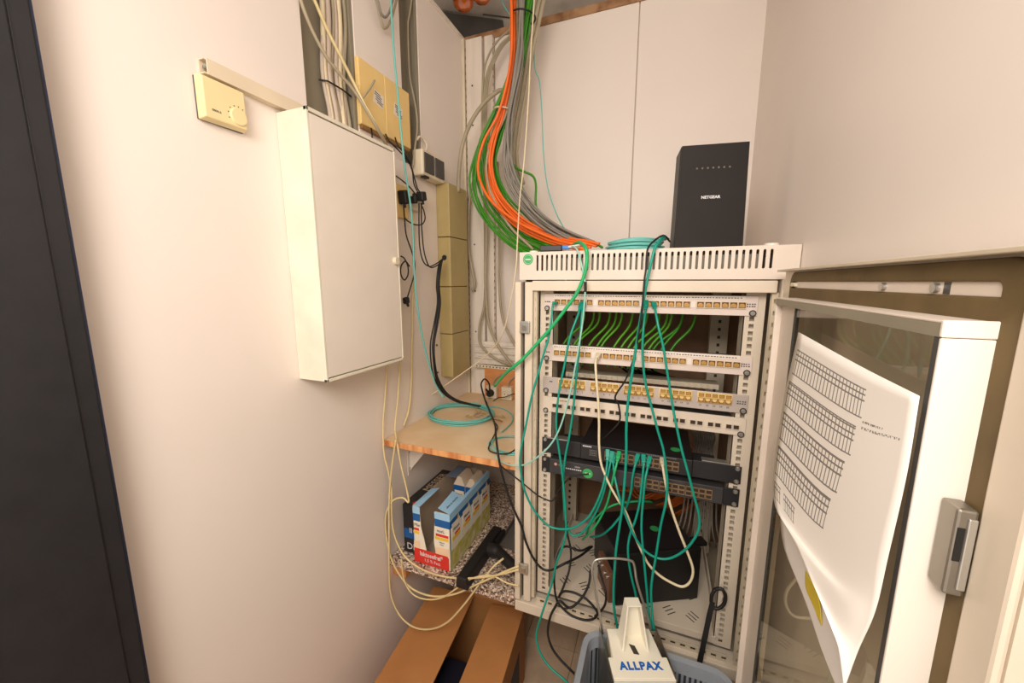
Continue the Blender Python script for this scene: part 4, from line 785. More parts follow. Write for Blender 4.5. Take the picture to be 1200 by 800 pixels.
# perforated steel bracket and orange board with two sockets
br = thing('wall_bracket', 'perforated cream steel rail along the back above orange board', 'bracket', (0.15, 0.53, 1.08))
b = MB().box(0.05, 0.46, 0.520, 0.524, 1.085, 1.098); b.build('lower_flange', PALEW, br); MB().box(0.05, 0.46, 0.54, 0.545, 1.098, 1.20).build('back_plate', WALLB, br)
for z in (1.125, 1.15, 1.178): MB().box(0.05, 0.46, 0.528, 0.541, z, z + 0.008).build('ridge', WALLB, br, bevel=0.002)
b = MB()
for k in range(24): b.box(0.062 + 0.016 * k, 0.068 + 0.016 * k, 0.5192, 0.5202, 1.089, 1.094)
b.build('perforation', CAGE, br)
ob = MB().box(0.100, 0.45, 0.525, 0.535, 0.957, 1.083).build('backing_board', ORBOARD); tag(ob, 'orange-brown wooden board behind the sockets on the shelf', 'board')
for k, (x, lab) in enumerate(((0.145, 'pale wall socket with a black plug in it'), (0.216, 'empty pale wall socket next to the cabinet post'))):
    t = thing('wall_socket', lab, 'socket', (x, 0.5, 0.957)); 
    MB().box(x - 0.024, x + 0.024, 0.495, 0.5245, 0.958, 1.014).build('housing', PALEW, t, bevel=0.003)
    rr = MB(); rr.tube([(x + 0.017 * math.cos(a * math.pi / 10), 0.494, 0.984 + 0.017 * math.sin(a * math.pi / 10)) for a in range(20)], 0.0022, 6, closed=True); rr.build('socket_rim', PALEW, t, smooth=True)
    disc((x, 0.4952, 0.984), (0, -1, 0), 0.0155, 0.0006, 20).build('socket_well', DUCT, t)
    for s in (-1, 1): disc((x + 0.007 * s, 0.4945, 0.984), (0, -1, 0), 0.0024, 0.0006, 10).build('contact_hole', CAGE, t)
    cable('lead_wire', 'beige lead rising from the ' + ('plugged' if k == 0 else 'empty') + ' socket over the orange board', [(x, 0.515, 1.014), (x + 0.005, 0.515, 1.035), (x + 0.03, 0.515, 1.058), (x + 0.06, 0.517, 1.066)], 0.0035, BEIGEG)
pg = thing('power_plug', 'round black plug pushed into the left shelf socket', 'plug', (0.145, 0.49, 0.97))
MB().cyl((0.145, 0.4945, 0.984), (0.145, 0.470, 0.984), 0.0165, 0.013, 20).build('body', BLACKR, pg, bevel=0.002); MB().cyl((0.145, 0.474, 0.984), (0.139, 0.455, 1.010), 0.006, 0.004, 10).build('strain_relief', BLACKR, pg)
cable('power_cable', 'thin black lead lying between the socket and cabinet post', [(0.1657, 0.4700, 0.9549), (0.1897, 0.4700, 0.9728), (0.2211, 0.4700, 0.9801), (0.2520, 0.4700, 0.9947), (0.2749, 0.4700, 1.0009)], 0.002, BLACKR)

# ============================================================ LEFT WALL FITTINGS
th = thing('thermostat', 'ivory room thermostat with dial on the left wall', 'thermostat', (0.0, -0.43, 1.755))
MB().box(0.0005, 0.005, -0.474, -0.394, 1.757, 1.830).build('backplate', DKGREY, th)
MB().hexa([(0.005, -0.4755, 1.755), (0.005, -0.3925, 1.757), (0.005, -0.3925, 1.8325), (0.005, -0.4755, 1.8325), (0.022, -0.472, 1.759), (0.022, -0.396, 1.760), (0.022, -0.396, 1.829), (0.022, -0.472, 1.829)]).build('housing', THERM, th, bevel=0.002)
MB().cyl((0.0215, -0.412, 1.779), (0.0255, -0.412, 1.779), 0.0165, 0.015, 28).build('dial', THERM, th, bevel=0.001)
b = MB()
for a in (60, 85, 110, 140, 170, 200): b.box(0.0219, 0.0226, -0.412 - 0.019 * math.cos(math.radians(a)) * -1 - 0.0009, -0.412 + 0.019 * math.cos(math.radians(a)) + 0.0009, 1.779 + 0.019 * math.sin(math.radians(a)) - 0.0009, 1.779 + 0.019 * math.sin(math.radians(a)) + 0.0009)
b.build('dial_marks', DINK, th)
text('EBERLE', 0.0052, DINK, th, (0.0222, -0.452, 1.7745), (0, 1, 0), (0, 0, 1))
cd = thing('cable_duct', 'beige cable duct with an open end above the thermostat', 'cable duct', (0.0, -0.36, 1.836))
b = MB(); b.box(0.0005, 0.003, -0.462, -0.232, 1.8365, 1.862); b.box(0.003, 0.016, -0.462, -0.232, 1.8365, 1.8385); b.box(0.003, 0.016, -0.462, -0.232, 1.8600, 1.862); b.build('channel', DUCT, cd)
MB().box(0.016, 0.0185, -0.458, -0.232, 1.8355, 1.863).build('lid', DUCT, cd, bevel=0.0008)
cable('lead_wire', 'grey wire end inside the open mouth of the duct', [(0.009, -0.459, 1.849), (0.009, -0.44, 1.849), (0.009, -0.40, 1.849)], 0.003, GREYC)
# white distribution cabinet
wc = thing('wall_cabinet', 'white wall-mounted distribution cabinet with flat door', 'wall cabinet', (0.0, -0.17, 1.226))
MB().box(0.0005, 0.082, -0.313, -0.028, 1.227, 1.828).build('body', IVORY, wc, bevel=0.002)
MB().box(0.082, 0.0835, -0.311, -0.030, 1.229, 1.826).build('door_gap', DKGREY, wc)
wd = MB().box(0.0835, 0.0905, -0.308, -0.030, 1.236, 1.818).build('door', WHITEB, wc, bevel=0.002)
b = MB(); b.box(0.0825, 0.0915, -0.314, -0.3085, 1.226, 1.829); b.box(0.0825, 0.0915, -0.0295, -0.025, 1.226, 1.829); b.box(0.0825, 0.0915, -0.314, -0.025, 1.226, 1.2335); b.box(0.0825, 0.0915, -0.314, -0.025, 1.8205, 1.829)
b.build('rim', IVORY, wc, bevel=0.001)
MB().cyl((0.0905, -0.0440, 1.520), (0.1005, -0.0440, 1.520), 0.0120, 0.0105, 20).build('knob', PALEW, wd, bevel=0.001)
# yellowed junction boxes
for (y0, y1, lab) in ((-0.062, 0.042, 'left yellowed junction box touching the cable channel'), (0.0435, 0.163, 'right yellowed junction box behind the aqua cable')):
    t = thing('junction_box', lab, 'junction box', (0.0, (y0 + y1) / 2, 1.885), 'yellowed junction boxes')
    MB().hexa([(0.0005, y0 - 0.001, 1.892), (0.0005, y1 + 0.001, 1.892), (0.0005, y1 + 0.001, 2.064), (0.0005, y0 - 0.001, 2.064), (0.014, y0, 1.894), (0.014, y1, 1.894), (0.014, y1, 2.062), (0.014, y0, 2.062)]).build('cover', YBOX, t, bevel=0.002)
    MB().box(0.0005, 0.013, y0 + 0.006, y1 - 0.006, 1.884, 1.8925).build('base', mat('brown_box_base', (150, 110, 60), 0.6), t)
    yc = y0 + (0.075 if y0 < 0 else 0.060)
    lb = MB().obox((0.0143, yc, 1.985), (0.0006, 0.040, 0.036), (-0.2, 0, 0)).build('paper_label', WHITEB, t)
    b = MB()
    for k in range(5): b.obox((0.0148, yc + 0.002 * k - 0.004, 1.998 - 0.0065 * k), (0.0003, 0.024 + 0.006 * (k % 2), 0.0024), (-0.2, 0, 0))
    b.build('label_print', DINK, lb)
cable('lead_wire', 'stub of cut beige cable sticking off the left junction box', [(0.0350, -0.0872, 1.9349), (0.0350, -0.0661, 1.9604), (0.0300, -0.0384, 1.9900), (0.0300, -0.0192, 2.0180)], 0.003, BEIGEG)
# dark double wall switch at the base of the second channel
ds = thing('wall_switch', 'surface-mounted double box with two dark square faces', 'wall switch', (0.0, 0.24, 1.80))
MB().box(0.0005, 0.042, 0.186, 0.325, 1.818, 1.902).build('housing', PALEW, ds, bevel=0.006)
for y in (0.193, 0.260): MB().box(0.041, 0.047, y, y + 0.058, 1.828, 1.892).build('rocker', DKGREY, ds, bevel=0.006)
MB().box(0.022, 0.040, 0.20, 0.225, 1.812, 1.819).build('cable_entry', BLACKR, ds)
cable('lead_wire', 'pale lead rising out of the double box', [(0.0250, 0.2209, 1.8896), (0.0212, 0.2441, 1.9246), (0.0175, 0.2354, 1.9445), (0.0138, 0.2160, 1.9497), (0.0100, 0.2007, 1.9344)], 0.004, PALEW)
# small yellowed sockets with plugs
for (y0, y1, z0, z1, d_, m_, lab) in ((0.078, 0.135, 1.665, 1.768, 0.014, YBOX, 'yellowed double socket beside the white cabinet'), (0.150, 0.205, 1.700, 1.762, 0.018, PALEW, 'small cream socket full of black plugs')):
    t = thing('wall_socket', lab, 'socket', (0, (y0 + y1) / 2, z0)); MB().box(0.0005, d_, y0, y1, z0, z1).build('housing', m_, t, bevel=0.003)
    MB().box(d_, d_ + 0.002, y0 + 0.008, y1 - 0.008, z0 + 0.008, z1 - 0.008).build('inset', m_, t, bevel=0.001)
def plug(lab, p, d_, size=(0.022, 0.03, 0.03)):
    t = thing('power_plug', lab, 'plug', p, None); MB().obox(p, size, (0.2, 0, 0.1)).build('body', BLACKR, t, bevel=0.005)
    MB().cyl(p, Vector(p) + Vector(d_), 0.006, 0.004, 10).build('strain_relief', BLACKR, t)
plug('black plug in the yellowed double socket', [(0.0300, 0.0902, 1.7265)][0], (0.004, 0, -0.032), (0.030, 0.022, 0.042))
plug('left black plug in the small cream socket', [(0.0320, 0.1418, 1.7283)][0], (0.0, 0, 0.02), (0.022, 0.018, 0.024))
plug('right black plug in the small cream socket', [(0.0350, 0.1822, 1.7468)][0], (0.006, 0, -0.026), (0.026, 0.030, 0.030))
BK = 0.0022
cable('power_cable', 'black lead from the left junction box to the small socket', [(0.0200, 0.0300, 1.8952), (0.0300, 0.0316, 1.8755), (0.0300, 0.0704, 1.8633), (0.0300, 0.1161, 1.8462), (0.0300, 0.1413, 1.8191), (0.0300, 0.1481, 1.7809), (0.0300, 0.1703, 1.7558)], BK, BLACKR)
cable('power_cable', 'black lead from the right junction box joining the plugs', [(0.0200, 0.0736, 1.8999), (0.0300, 0.0713, 1.8759), (0.0360, 0.0958, 1.8576), (0.0360, 0.1250, 1.8351), (0.0360, 0.1411, 1.8026), (0.0360, 0.1578, 1.7690), (0.0360, 0.1764, 1.7566)], BK, BLACKR)
cable('power_cable', 'black lead dropping from the junction boxes behind the white cabinet', [(0.0200, -0.0318, 1.8905), (0.0150, -0.0238, 1.8757), (0.0150, -0.0257, 1.8523)], BK, BLACKR)
cable('power_cable', 'short black lead from behind the cabinet edge to the plugs', [(0.0200, 0.0694, 1.7868), (0.0300, 0.0893, 1.7753), (0.0340, 0.1184, 1.7633), (0.0340, 0.1542, 1.7441)], BK, BLACKR)
cable('power_cable', 'black lead hanging from the yellowed socket to an inline plug', [(0.0300, 0.0885, 1.7028), (0.0300, 0.0901, 1.6638), (0.0300, 0.0953, 1.6112), (0.0300, 0.1195, 1.5644), (0.0300, 0.1357, 1.5235), (0.0300, 0.1281, 1.4808), (0.0300, 0.1013, 1.4329), (0.0300, 0.0855, 1.4052)], BK, BLACKR)
cable('power_cable', 'small black loop hanging beside the white cabinet knob', [(0.0300, 0.0641, 1.5417), (0.0300, 0.0811, 1.5346), (0.0300, 0.0974, 1.5108), (0.0300, 0.0955, 1.4831), (0.0300, 0.0763, 1.4664), (0.0300, 0.0598, 1.4826), (0.0300, 0.0618, 1.5095), (0.0300, 0.0850, 1.5267), (0.0300, 0.1066, 1.5111)], BK, BLACKR)
cable('power_cable', 'black loop curling under the two sockets', [(0.0300, 0.1831, 1.7252), (0.0300, 0.2018, 1.7003), (0.0300, 0.2054, 1.6751), (0.0300, 0.1837, 1.6550), (0.0300, 0.1441, 1.6498), (0.0300, 0.1074, 1.6556), (0.0300, 0.0901, 1.6638)], BK, BLACKR)
cable('power_cable', 'black lead from the plugs to the hole in the olive duct', [(0.0400, 0.1585, 1.7200), (0.0433, 0.1489, 1.6442), (0.0467, 0.1445, 1.5742), (0.0500, 0.1566, 1.5298), (0.0525, 0.1880, 1.5138), (0.0550, 0.2281, 1.5242), (0.0550, 0.2752, 1.5446)], BK, BLACKR)
cable('power_cable', 'second black lead from the plugs to the olive duct', [(0.0450, 0.1660, 1.7210), (0.0483, 0.1569, 1.6533), (0.0517, 0.1574, 1.5807), (0.0550, 0.1650, 1.5387), (0.0565, 0.1870, 1.5108), (0.0580, 0.2287, 1.5181), (0.0580, 0.2702, 1.5412)], BK, BLACKR)
plug('black inline connector hanging below the yellowed socket', [(0.0300, 0.0806, 1.3999)][0], (0, 0.01, -0.02), (0.018, 0.020, 0.022))
# olive duct of four stacked covers
ol = thing('duct_box', 'olive-tan wall duct of four stacked covers by the corner', 'cable duct', (0.0, 0.4, 1.085))
for k, (z0, z1) in enumerate(((1.083, 1.2555), (1.2580, 1.4405), (1.4430, 1.6275), (1.6300, 1.823))):
    cvr = MB().box(0.0005, 0.056, 0.328, 0.468, z0, z1).build('cover_section', OLIVE, ol, bevel=0.0025)
    if k == 2: disc((0.030, 0.3275, 1.552), (0, -1, 0), 0.010, 0.002, 16).build('cable_hole', BLACKR, cvr)
MB().box(0.0005, 0.052, 0.332, 0.464, 1.09, 1.815).build('core', BLACKR, ol)
for z in (1.215, 1.105, 1.06): disc((0.0005, 0.30, z), (1, 0, 0), 0.004, 0.003, 10).build('wall_screw', DKGREY, wl)
random.seed(9)
for k in range(6):
    base = [(0.0500, 0.2834, 1.5452), (0.0620, 0.2391, 1.5155), (0.0642, 0.2205, 1.4458), (0.0663, 0.2193, 1.3850), (0.0685, 0.1952, 1.3166), (0.0707, 0.1658, 1.2471), (0.0728, 0.1639, 1.1771), (0.0750, 0.1791, 1.1145), (0.0900, 0.2041, 1.0583), (0.1200, 0.2313, 1.0244), (0.1500, 0.2683, 1.0035), (0.1900, 0.2890, 0.9918)]
    cable('power_cable', 'black cable in the bunch dropping from the olive duct to the shelf', [base[0]] + jit(off(base[1:], 0.003 * math.cos(k), 0.006 * math.sin(k * 1.7)), 0.003), 0.0028, BLACKR, 'black cables from the olive duct')
cable('fiber_cable', 'aqua fibre running down the left wall to the shelf coil', [(0.0500, 0.0421, 2.2921), (0.0517, 0.0408, 2.2052), (0.0533, 0.0427, 2.1068), (0.0550, 0.0487, 2.0070), (0.0567, 0.0550, 1.9036), (0.0583, 0.0660, 1.7972), (0.0600, 0.0829, 1.6997), (0.0614, 0.0882, 1.6091), (0.0629, 0.0845, 1.5153), (0.0643, 0.0892, 1.4057), (0.0657, 0.1086, 1.2904), (0.0671, 0.1363, 1.1973), (0.0686, 0.1623, 1.1305), (0.0700, 0.1906, 1.0760), (0.0900, 0.1972, 1.0408)], 0.0030, AQUA)
# cables in the first channel
random.seed(17)
for k in range(8):
    y = -0.142 + 0.0105 * k; m_ = (PINKC, CREAMC, PINKC, BEIGEG)[k % 4]
    cable('channel_cable', 'pale cable packed in the open wall channel above white cabinet', [(-0.032 + 0.003 * (k % 3), y + random.uniform(-.004, .004), 2.5), (-0.03, y + random.uniform(-.006, .006), 2.3), (-0.022, y + random.uniform(-.008, .008), 2.15), (-0.03, y + random.uniform(-.006, .006), 2.0), (-0.022, y + random.uniform(-.008, .008), 1.9), (-0.02, y, 1.852)], 0.0052 + 0.0012 * (k % 3), m_, 'cables in the wall channel', seg=5)
b = MB().tube([(-0.030, -0.158, 1.968), (-0.014, -0.145, 1.968), (-0.010, -0.10, 1.966), (-0.014, -0.066, 1.964)], 0.0022, 6).build('cable_tie', BLACKR); tag(b, 'dark band holding the cables in the wall channel', 'cable tie')
cable('thick_cable', 'beige cable crossing the wall channel, lower of the two diagonals', [(0.0060, -0.2392, 2.1911), (0.0080, -0.2366, 2.1254), (0.0100, -0.2270, 2.0827), (0.0120, -0.2049, 2.0416), (0.0160, -0.1749, 2.0045), (0.0200, -0.1435, 1.9842), (0.0300, -0.1044, 1.9577), (0.0450, -0.0745, 1.9152), (0.0500, -0.0365, 1.8759), (0.0300, 0.0258, 1.8499)], 0.0042, BEIGEG)
cable('thick_cable', 'beige cable crossing the wall channel, upper of the two diagonals', [(0.0060, -0.2230, 2.2024), (0.0080, -0.2080, 2.1436), (0.0100, -0.1870, 2.1099), (0.0120, -0.1600, 2.0696), (0.0185, -0.1274, 2.0235), (0.0250, -0.0999, 1.9830), (0.0420, -0.0795, 1.9306), (0.0500, -0.0490, 1.8915), (0.0350, 0.0126, 1.8571)], 0.0042, YELC)
cable('thick_cable', 'grey-beige cable loop dangling from the loft onto the wall panel', [(0.0200, 0.0100, 2.2792), (0.0200, 0.0200, 2.2326), (0.0200, 0.0318, 2.2027), (0.0200, 0.0450, 2.1859), (0.0200, 0.0693, 2.2105), (0.0200, 0.0968, 2.2669), (0.0200, 0.1228, 2.3509)], 0.0036, BEIGEG)
cable('thick_cable', 'second shorter grey-beige loop dangling from the loft', [(0.0300, 0.0048, 2.2734), (0.0300, 0.0117, 2.2317), (0.0300, 0.0240, 2.2090), (0.0300, 0.0421, 2.2108), (0.0300, 0.0630, 2.2404), (0.0300, 0.0819, 2.2893), (0.0300, 0.0926, 2.3292)], 0.0034, GREYC)
cable('thick_cable', 'beige lead strung along the second channel to the double box', [(0.0000, 0.2216, 2.3942), (-0.0100, 0.2174, 2.3321), (-0.0200, 0.2195, 2.2978), (-0.0150, 0.2098, 2.1897), (-0.0100, 0.2078, 2.1231), (0.0100, 0.2027, 2.0391), (0.0110, 0.2067, 1.9739), (0.0120, 0.1859, 1.8999), (0.0150, 0.1683, 1.8409)], 0.003, BEIGEG)
# yellowed cables below the white cabinet, looping round the shelves
cable('slack_cable', 'yellowed cable down the left wall forming the middle slack loop', [(0.0140, -0.0025, 1.2197), (0.0147, -0.0155, 1.1670), (0.0153, -0.0305, 1.0874), (0.0160, -0.0444, 1.0217), (0.0194, -0.0520, 0.9256), (0.0322, -0.0520, 0.8643), (0.0416, -0.0520, 0.7988), (0.0371, -0.0520, 0.7232), (0.0427, -0.0520, 0.6456), (0.0794, -0.0520, 0.5788), (0.1471, -0.0520, 0.5495), (0.2384, -0.0520, 0.5504), (0.3339, -0.0520, 0.5773), (0.4154, -0.0520, 0.6140), (0.4766, -0.0520, 0.6493)], 0.0028, YELC)
cable('slack_cable', 'yellowed cable curling up in a ring before its slack loop', [(0.0140, 0.0621, 1.2219), (0.0193, 0.0414, 1.1542), (0.0247, 0.0198, 1.0734), (0.0300, -0.0058, 0.9954), (0.0722, -0.0500, 0.9563), (0.0816, -0.0500, 0.8928), (0.0973, -0.0500, 0.8240), (0.1044, -0.0500, 0.7732), (0.0822, -0.0500, 0.7829), (0.0448, -0.0500, 0.7657), (0.0146, -0.0500, 0.7167), (0.0072, -0.0500, 0.6536), (0.0162, -0.0500, 0.5749), (0.0437, -0.0500, 0.5135), (0.0957, -0.0500, 0.4664), (0.1744, -0.0500, 0.4610), (0.2600, -0.0500, 0.4957), (0.3441, -0.0500, 0.5586), (0.4227, -0.0500, 0.6203), (0.4758, -0.0500, 0.6584)], 0.0030, YELC)
cable('slack_cable', 'yellowed cable forming the lowest slack loop over the cardboard box', [(0.0750, -0.0600, 0.9804), (0.0609, -0.0588, 0.9216), (0.0457, -0.0577, 0.8465), (0.0325, -0.0565, 0.7549), (0.0240, -0.0554, 0.6307), (0.0161, -0.0542, 0.5180), (0.0161, -0.0531, 0.4172), (0.0463, -0.0519, 0.3479), (0.0993, -0.0508, 0.3201), (0.1660, -0.0496, 0.3343), (0.2312, -0.0485, 0.3828), (0.2941, -0.0473, 0.4687), (0.3538, -0.0462, 0.5673), (0.3933, -0.0450, 0.6271), (0.4158, -0.0200, 0.6432)], 0.0030, YELC)
cable('slack_cable', 'thin yellowed cable with a shallow loop under the shelf', [(0.0683, -0.0560, 0.5662), (0.0770, -0.0550, 0.4898), (0.1078, -0.0540, 0.4485), (0.1597, -0.0530, 0.4461), (0.2173, -0.0520, 0.4709), (0.2672, -0.0510, 0.5169), (0.3212, -0.0500, 0.5688), (0.3870, -0.0500, 0.6008), (0.4415, -0.0500, 0.5926), (0.4760, -0.0500, 0.5953)], 0.0025, YELC)
cable('slack_cable', 'yellowed cable running straight down the wall to the shelf', [(0.0100, 0.1700, 1.6908), (0.0100, 0.1498, 1.4609), (0.0100, 0.1311, 1.2548), (0.0100, 0.1161, 1.1051), (0.0100, 0.0954, 1.0180), (0.0100, 0.0633, 0.9702)], 0.0034, YELC)

# ============================================================ SHELVES AND WHAT LIES ON THEM
us = thing('wall_shelf', 'pine wall shelf with dusty top left of the cabinet', 'shelf', (0.23, 0.25, 0.936))
MB().box(0.001, 0.4565, -0.0285, 0.554, 0.938, 0.9555).build('board', SHELFW, us); MB().box(0.001, 0.4565, -0.031, -0.0285, 0.937, 0.956).build('front_edge', SHELFE, us, bevel=0.0008)
bk = MB(); bk.box(0.001, 0.004, 0.085, 0.112, 0.775, 0.936); bk.box(0.004, 0.20, 0.09, 0.107, 0.932, 0.937); bk.prism([(0.004, 0.096, 0.79), (0.004, 0.096, 0.93), (0.12, 0.096, 0.93)], (0, 0.004, 0)); bk.build('bracket', WHITEB, us, bevel=0.001)
for z in (0.80, 0.86): disc((0.004, 0.098, z), (1, 0, 0), 0.004, 0.0015, 10).build('bracket_screw', DKGREY, us)
gs_ = thing('stone_shelf', 'speckled granite shelf flush with the cabinet foot', 'shelf', (0.23, 0.25, 0.506))
MB().box(0.001, 0.4565, -0.034, 0.554, 0.507, 0.536).build('slab', GRAN, gs_, bevel=0.002)
MB().box(0.001, 0.055, -0.020, 0.02, 0.462, 0.5065).build('support_block', SHELFE, gs_, bevel=0.002)
MB().box(0.001, 0.03, 0.02, 0.54, 0.47, 0.5065).build('support_batten', SHELFE, gs_)
random.seed(2)
def coil(label, c, rx, ry, turns, m, r, z):
    pts = []
    for k in range(turns * 16 + 1):
        a = 2 * math.pi * k / 16; l = k / 16
        pts.append((c[0] + (rx + 0.006 * math.sin(l * 2.1)) * math.cos(a) + 0.004 * math.sin(l * 5), c[1] + (ry + 0.006 * math.cos(l * 1.7)) * math.sin(a), z + 0.0035 * l * 0.7 + 0.002 * math.sin(a * 2 + l)))
    return cable('fiber_cable', label, pts, r, m, None, 'cable', 3, 7)
ca, cb = [(-0.0100, 0.2147, 0.9600)][0], [(0.2216, 0.3050, 0.9600)][0]
coil('large aqua fibre coil lying on the pine shelf', ((ca[0] + cb[0]) / 2 + 0.02, (ca[1] + cb[1]) / 2, 0), 0.120, 0.105, 5, AQUA, 0.0028, 0.959)
coil('smaller thin aqua coil near the cabinet post on the pine shelf', [(0.4100, 0.0797, 0.9600)][0], 0.075, 0.065, 2, AQUA, 0.0022, 0.959)
cable('fiber_cable', 'loose aqua fibre wandering over the right of the shelf', [(0.1508, 0.3524, 0.9600), (0.1899, 0.3904, 0.9600), (0.2506, 0.3802, 0.9600), (0.3073, 0.3283, 0.9600), (0.3333, 0.2616, 0.9600), (0.3375, 0.2019, 0.9600), (0.3357, 0.1604, 0.9600)], 0.0022, AQUA)
cable('power_cable', 'black twisted lead trailing over the shelf front edge', [(0.1505, 0.4338, 0.9640), (0.2058, 0.3393, 0.9640), (0.2673, 0.2429, 0.9640), (0.3081, 0.1880, 0.9640), (0.3272, 0.1158, 0.9640), (0.3419, 0.0502, 0.9640), (0.3572, 0.0106, 0.9640), (0.3879, -0.0021, 0.9640), (0.4205, 0.0106, 0.9640), (0.4316, 0.0523, 0.9640)], 0.0022, BLACKR)
random.seed(31)
for k in range(5):
    p = Vector([(0.2373, 0.2484, 0.9580)][0]) + Vector((random.uniform(-.05, .05), random.uniform(-.02, .03), 0.004))
    w_ = MB().tube(spline([p + Vector((random.uniform(-.03, .03), random.uniform(-.02, .02), random.uniform(0, .012))) for _ in range(5)], 4), 0.0012, 5).build('wire_scrap', (OLIVE, WOODD, GREYC)[k % 3], smooth=True)
    tag(w_, 'scrap of loose thin wire lying by the aqua coil', 'wire', 'wire scraps on the pine shelf')

# milk tray: cut-open display box, front notch, flaps
MX0, MX1, MY0, MY1, MZ = 0.092, 0.231, -0.016, 0.285, 0.537
mk = thing('milk_carton_tray', 'blue and white cut-open milk display box with red band', 'box', ((MX0 + MX1) / 2, 0.13, MZ))
MH = 0.200; tw = 0.002
MB().box(MX0, MX1, MY0, MY1, MZ, MZ + tw).build('bottom', GREYB, mk)
MB().box(MX0, MX0 + tw, MY0, MY1, MZ + tw, MZ + MH).build('side_wall', GREYB, mk)
MB().box(MX0, MX1, MY1 - tw, MY1, MZ + tw, MZ + MH).build('back_wall', GREYB, mk)
rw = MB().box(MX1 - tw, MX1, MY0, MY1, MZ + tw, MZ + MH).build('side_wall', MILKW, mk)
def sidepatch(y0, y1, z0, z1, m_, nm, t=0.0004, par=None): return MB().box(MX1, MX1 + t, y0, y1, z0, z1).build(nm, m_, par or rw)
sidepatch(MY0, MY1, MZ + 0.150, MZ + 0.176, MILKB, 'blue_band'); sidepatch(MY0, MY1, MZ + 0.176, MZ + MH, MILKL, 'pale_blue_band'); sidepatch(MY0, MY1, MZ + tw, MZ + 0.070, MILKG, 'printed_field')
for k in range(4):
    y = MY0 + 0.012 + 0.072 * k
    sidepatch(y, y + 0.052, MZ + 0.108, MZ + 0.160, MILKW, 'logo_panel', 0.0007); sidepatch(y, y + 0.052, MZ + 0.100, MZ + 0.112, MILKY, 'yellow_swash', 0.0009); sidepatch(y + 0.016, y + 0.050, MZ + 0.113, MZ + 0.121, REDP, 'red_bar', 0.0009)
    text('MinusL', 0.0150, NAVY, rw, (MX1 + 0.0011, y + 0.026, MZ + 0.136), (0, 1, 0), (0, 0, 1))
    sidepatch(y - 0.010, y - 0.0085, MZ + 0.01, MZ + 0.15, MILKL, 'fold_line', 0.0006)
    MB().prism([(MX1, y + 0.036, MZ + 0.158), (MX1, y + 0.048, MZ + 0.158), (MX1, y + 0.043, MZ + 0.176)], (0.0008, 0, 0)).build('yellow_drop', MILKY, rw)
# front wall with the torn notch: two shoulders and a red sill
fw_ = MY0
def fpoly(pts, t0, t1, m_, nm, par): return MB().prism([(x, fw_ - t0, z) for x, z in pts], (0, t0 - t1, 0)).build(nm, m_, par)
LS = [(MX0, MZ + 0.05), (MX0 + 0.048, MZ + 0.05), (MX0 + 0.040, MZ + 0.09), (MX0 + 0.030, MZ + 0.13), (MX0 + 0.026, MZ + MH), (MX0, MZ + MH)]
RS = [(MX0 + 0.084, MZ + 0.05), (MX1, MZ + 0.05), (MX1, MZ + MH), (MX0 + 0.086, MZ + MH), (MX0 + 0.080, MZ + 0.13), (MX0 + 0.078, MZ + 0.09)]
f1 = fpoly(LS, 0.0, -tw, MILKW, 'front_shoulder', mk); f2 = fpoly(RS, 0.0, -tw, MILKW, 'front_shoulder', mk)
f3 = fpoly([(MX0, MZ), (MX1, MZ), (MX1, MZ + 0.05), (MX0, MZ + 0.05)], 0.0, -tw, MILKW, 'front_sill', mk)
fpoly([(MX0, MZ + 0.001), (MX1 - 0.006, MZ + 0.001), (MX1 - 0.006, MZ + 0.046), (MX1 - 0.012, MZ + 0.052), (MX0 + 0.001, MZ + 0.052)], 0.0008, 0.0002, REDP, 'red_label', f3)
text('laktosefrei*', 0.0215, WINK, f3, ((MX0 + MX1) / 2 - 0.003, fw_ - 0.0011, MZ + 0.036), (1, 0, 0), (0, 0, 1), sx=0.88, bold=0.0004); text('1,5 % Fett', 0.0150, WINK, f3, ((MX0 + MX1) / 2, fw_ - 0.0011, MZ + 0.016), (1, 0, 0), (0, 0, 1))
for par, x0, x1 in ((f1, MX0, MX0 + 0.028), (f2, MX0 + 0.083, MX1)):
    fpoly([(x0, MZ + 0.150), (x1, MZ + 0.150), (x1, MZ + 0.176), (x0, MZ + 0.176)], 0.0004, 0, MILKB, 'blue_band', par); fpoly([(x0, MZ + 0.176), (x1, MZ + 0.176), (x1, MZ + MH), (x0, MZ + MH)], 0.0004, 0, MILKL, 'pale_blue_band', par)
    fpoly([(x0, MZ + 0.104), (x1 - 0.006, MZ + 0.104), (x1 - 0.006, MZ + 0.114), (x0, MZ + 0.114)], 0.0006, 0, MILKY, 'yellow_swash', par); fpoly([(x0 + 0.003, MZ + 0.116), (x1 - 0.006, MZ + 0.116), (x1 - 0.006, MZ + 0.125), (x0 + 0.003, MZ + 0.125)], 0.0006, 0, REDP, 'red_bar', par)
    fpoly([(x0, MZ + 0.052), (x1 - 0.004, MZ + 0.052), (x1 - 0.004, MZ + 0.080), (x0, MZ + 0.076)], 0.0004, 0, mat('peach_print', (246, 214, 178), 0.5), 'peach_field', par)
text('Min', 0.015, NAVY, f1, (MX0 + 0.016, fw_ - 0.001, MZ + 0.136), (1, 0, 0), (0, 0, 1)); text('nusL', 0.015, NAVY, f2, (MX0 + 0.105, fw_ - 0.001, MZ + 0.136), (1, 0, 0), (0, 0, 1))
text('haltbare', 0.006, DINK, f2, (MX0 + 0.108, fw_ - 0.0008, MZ + 0.096), (1, 0, 0), (0, 0, 1)); text('Milch', 0.006, DINK, f2, (MX0 + 0.108, fw_ - 0.0008, MZ + 0.088), (1, 0, 0), (0, 0, 1))
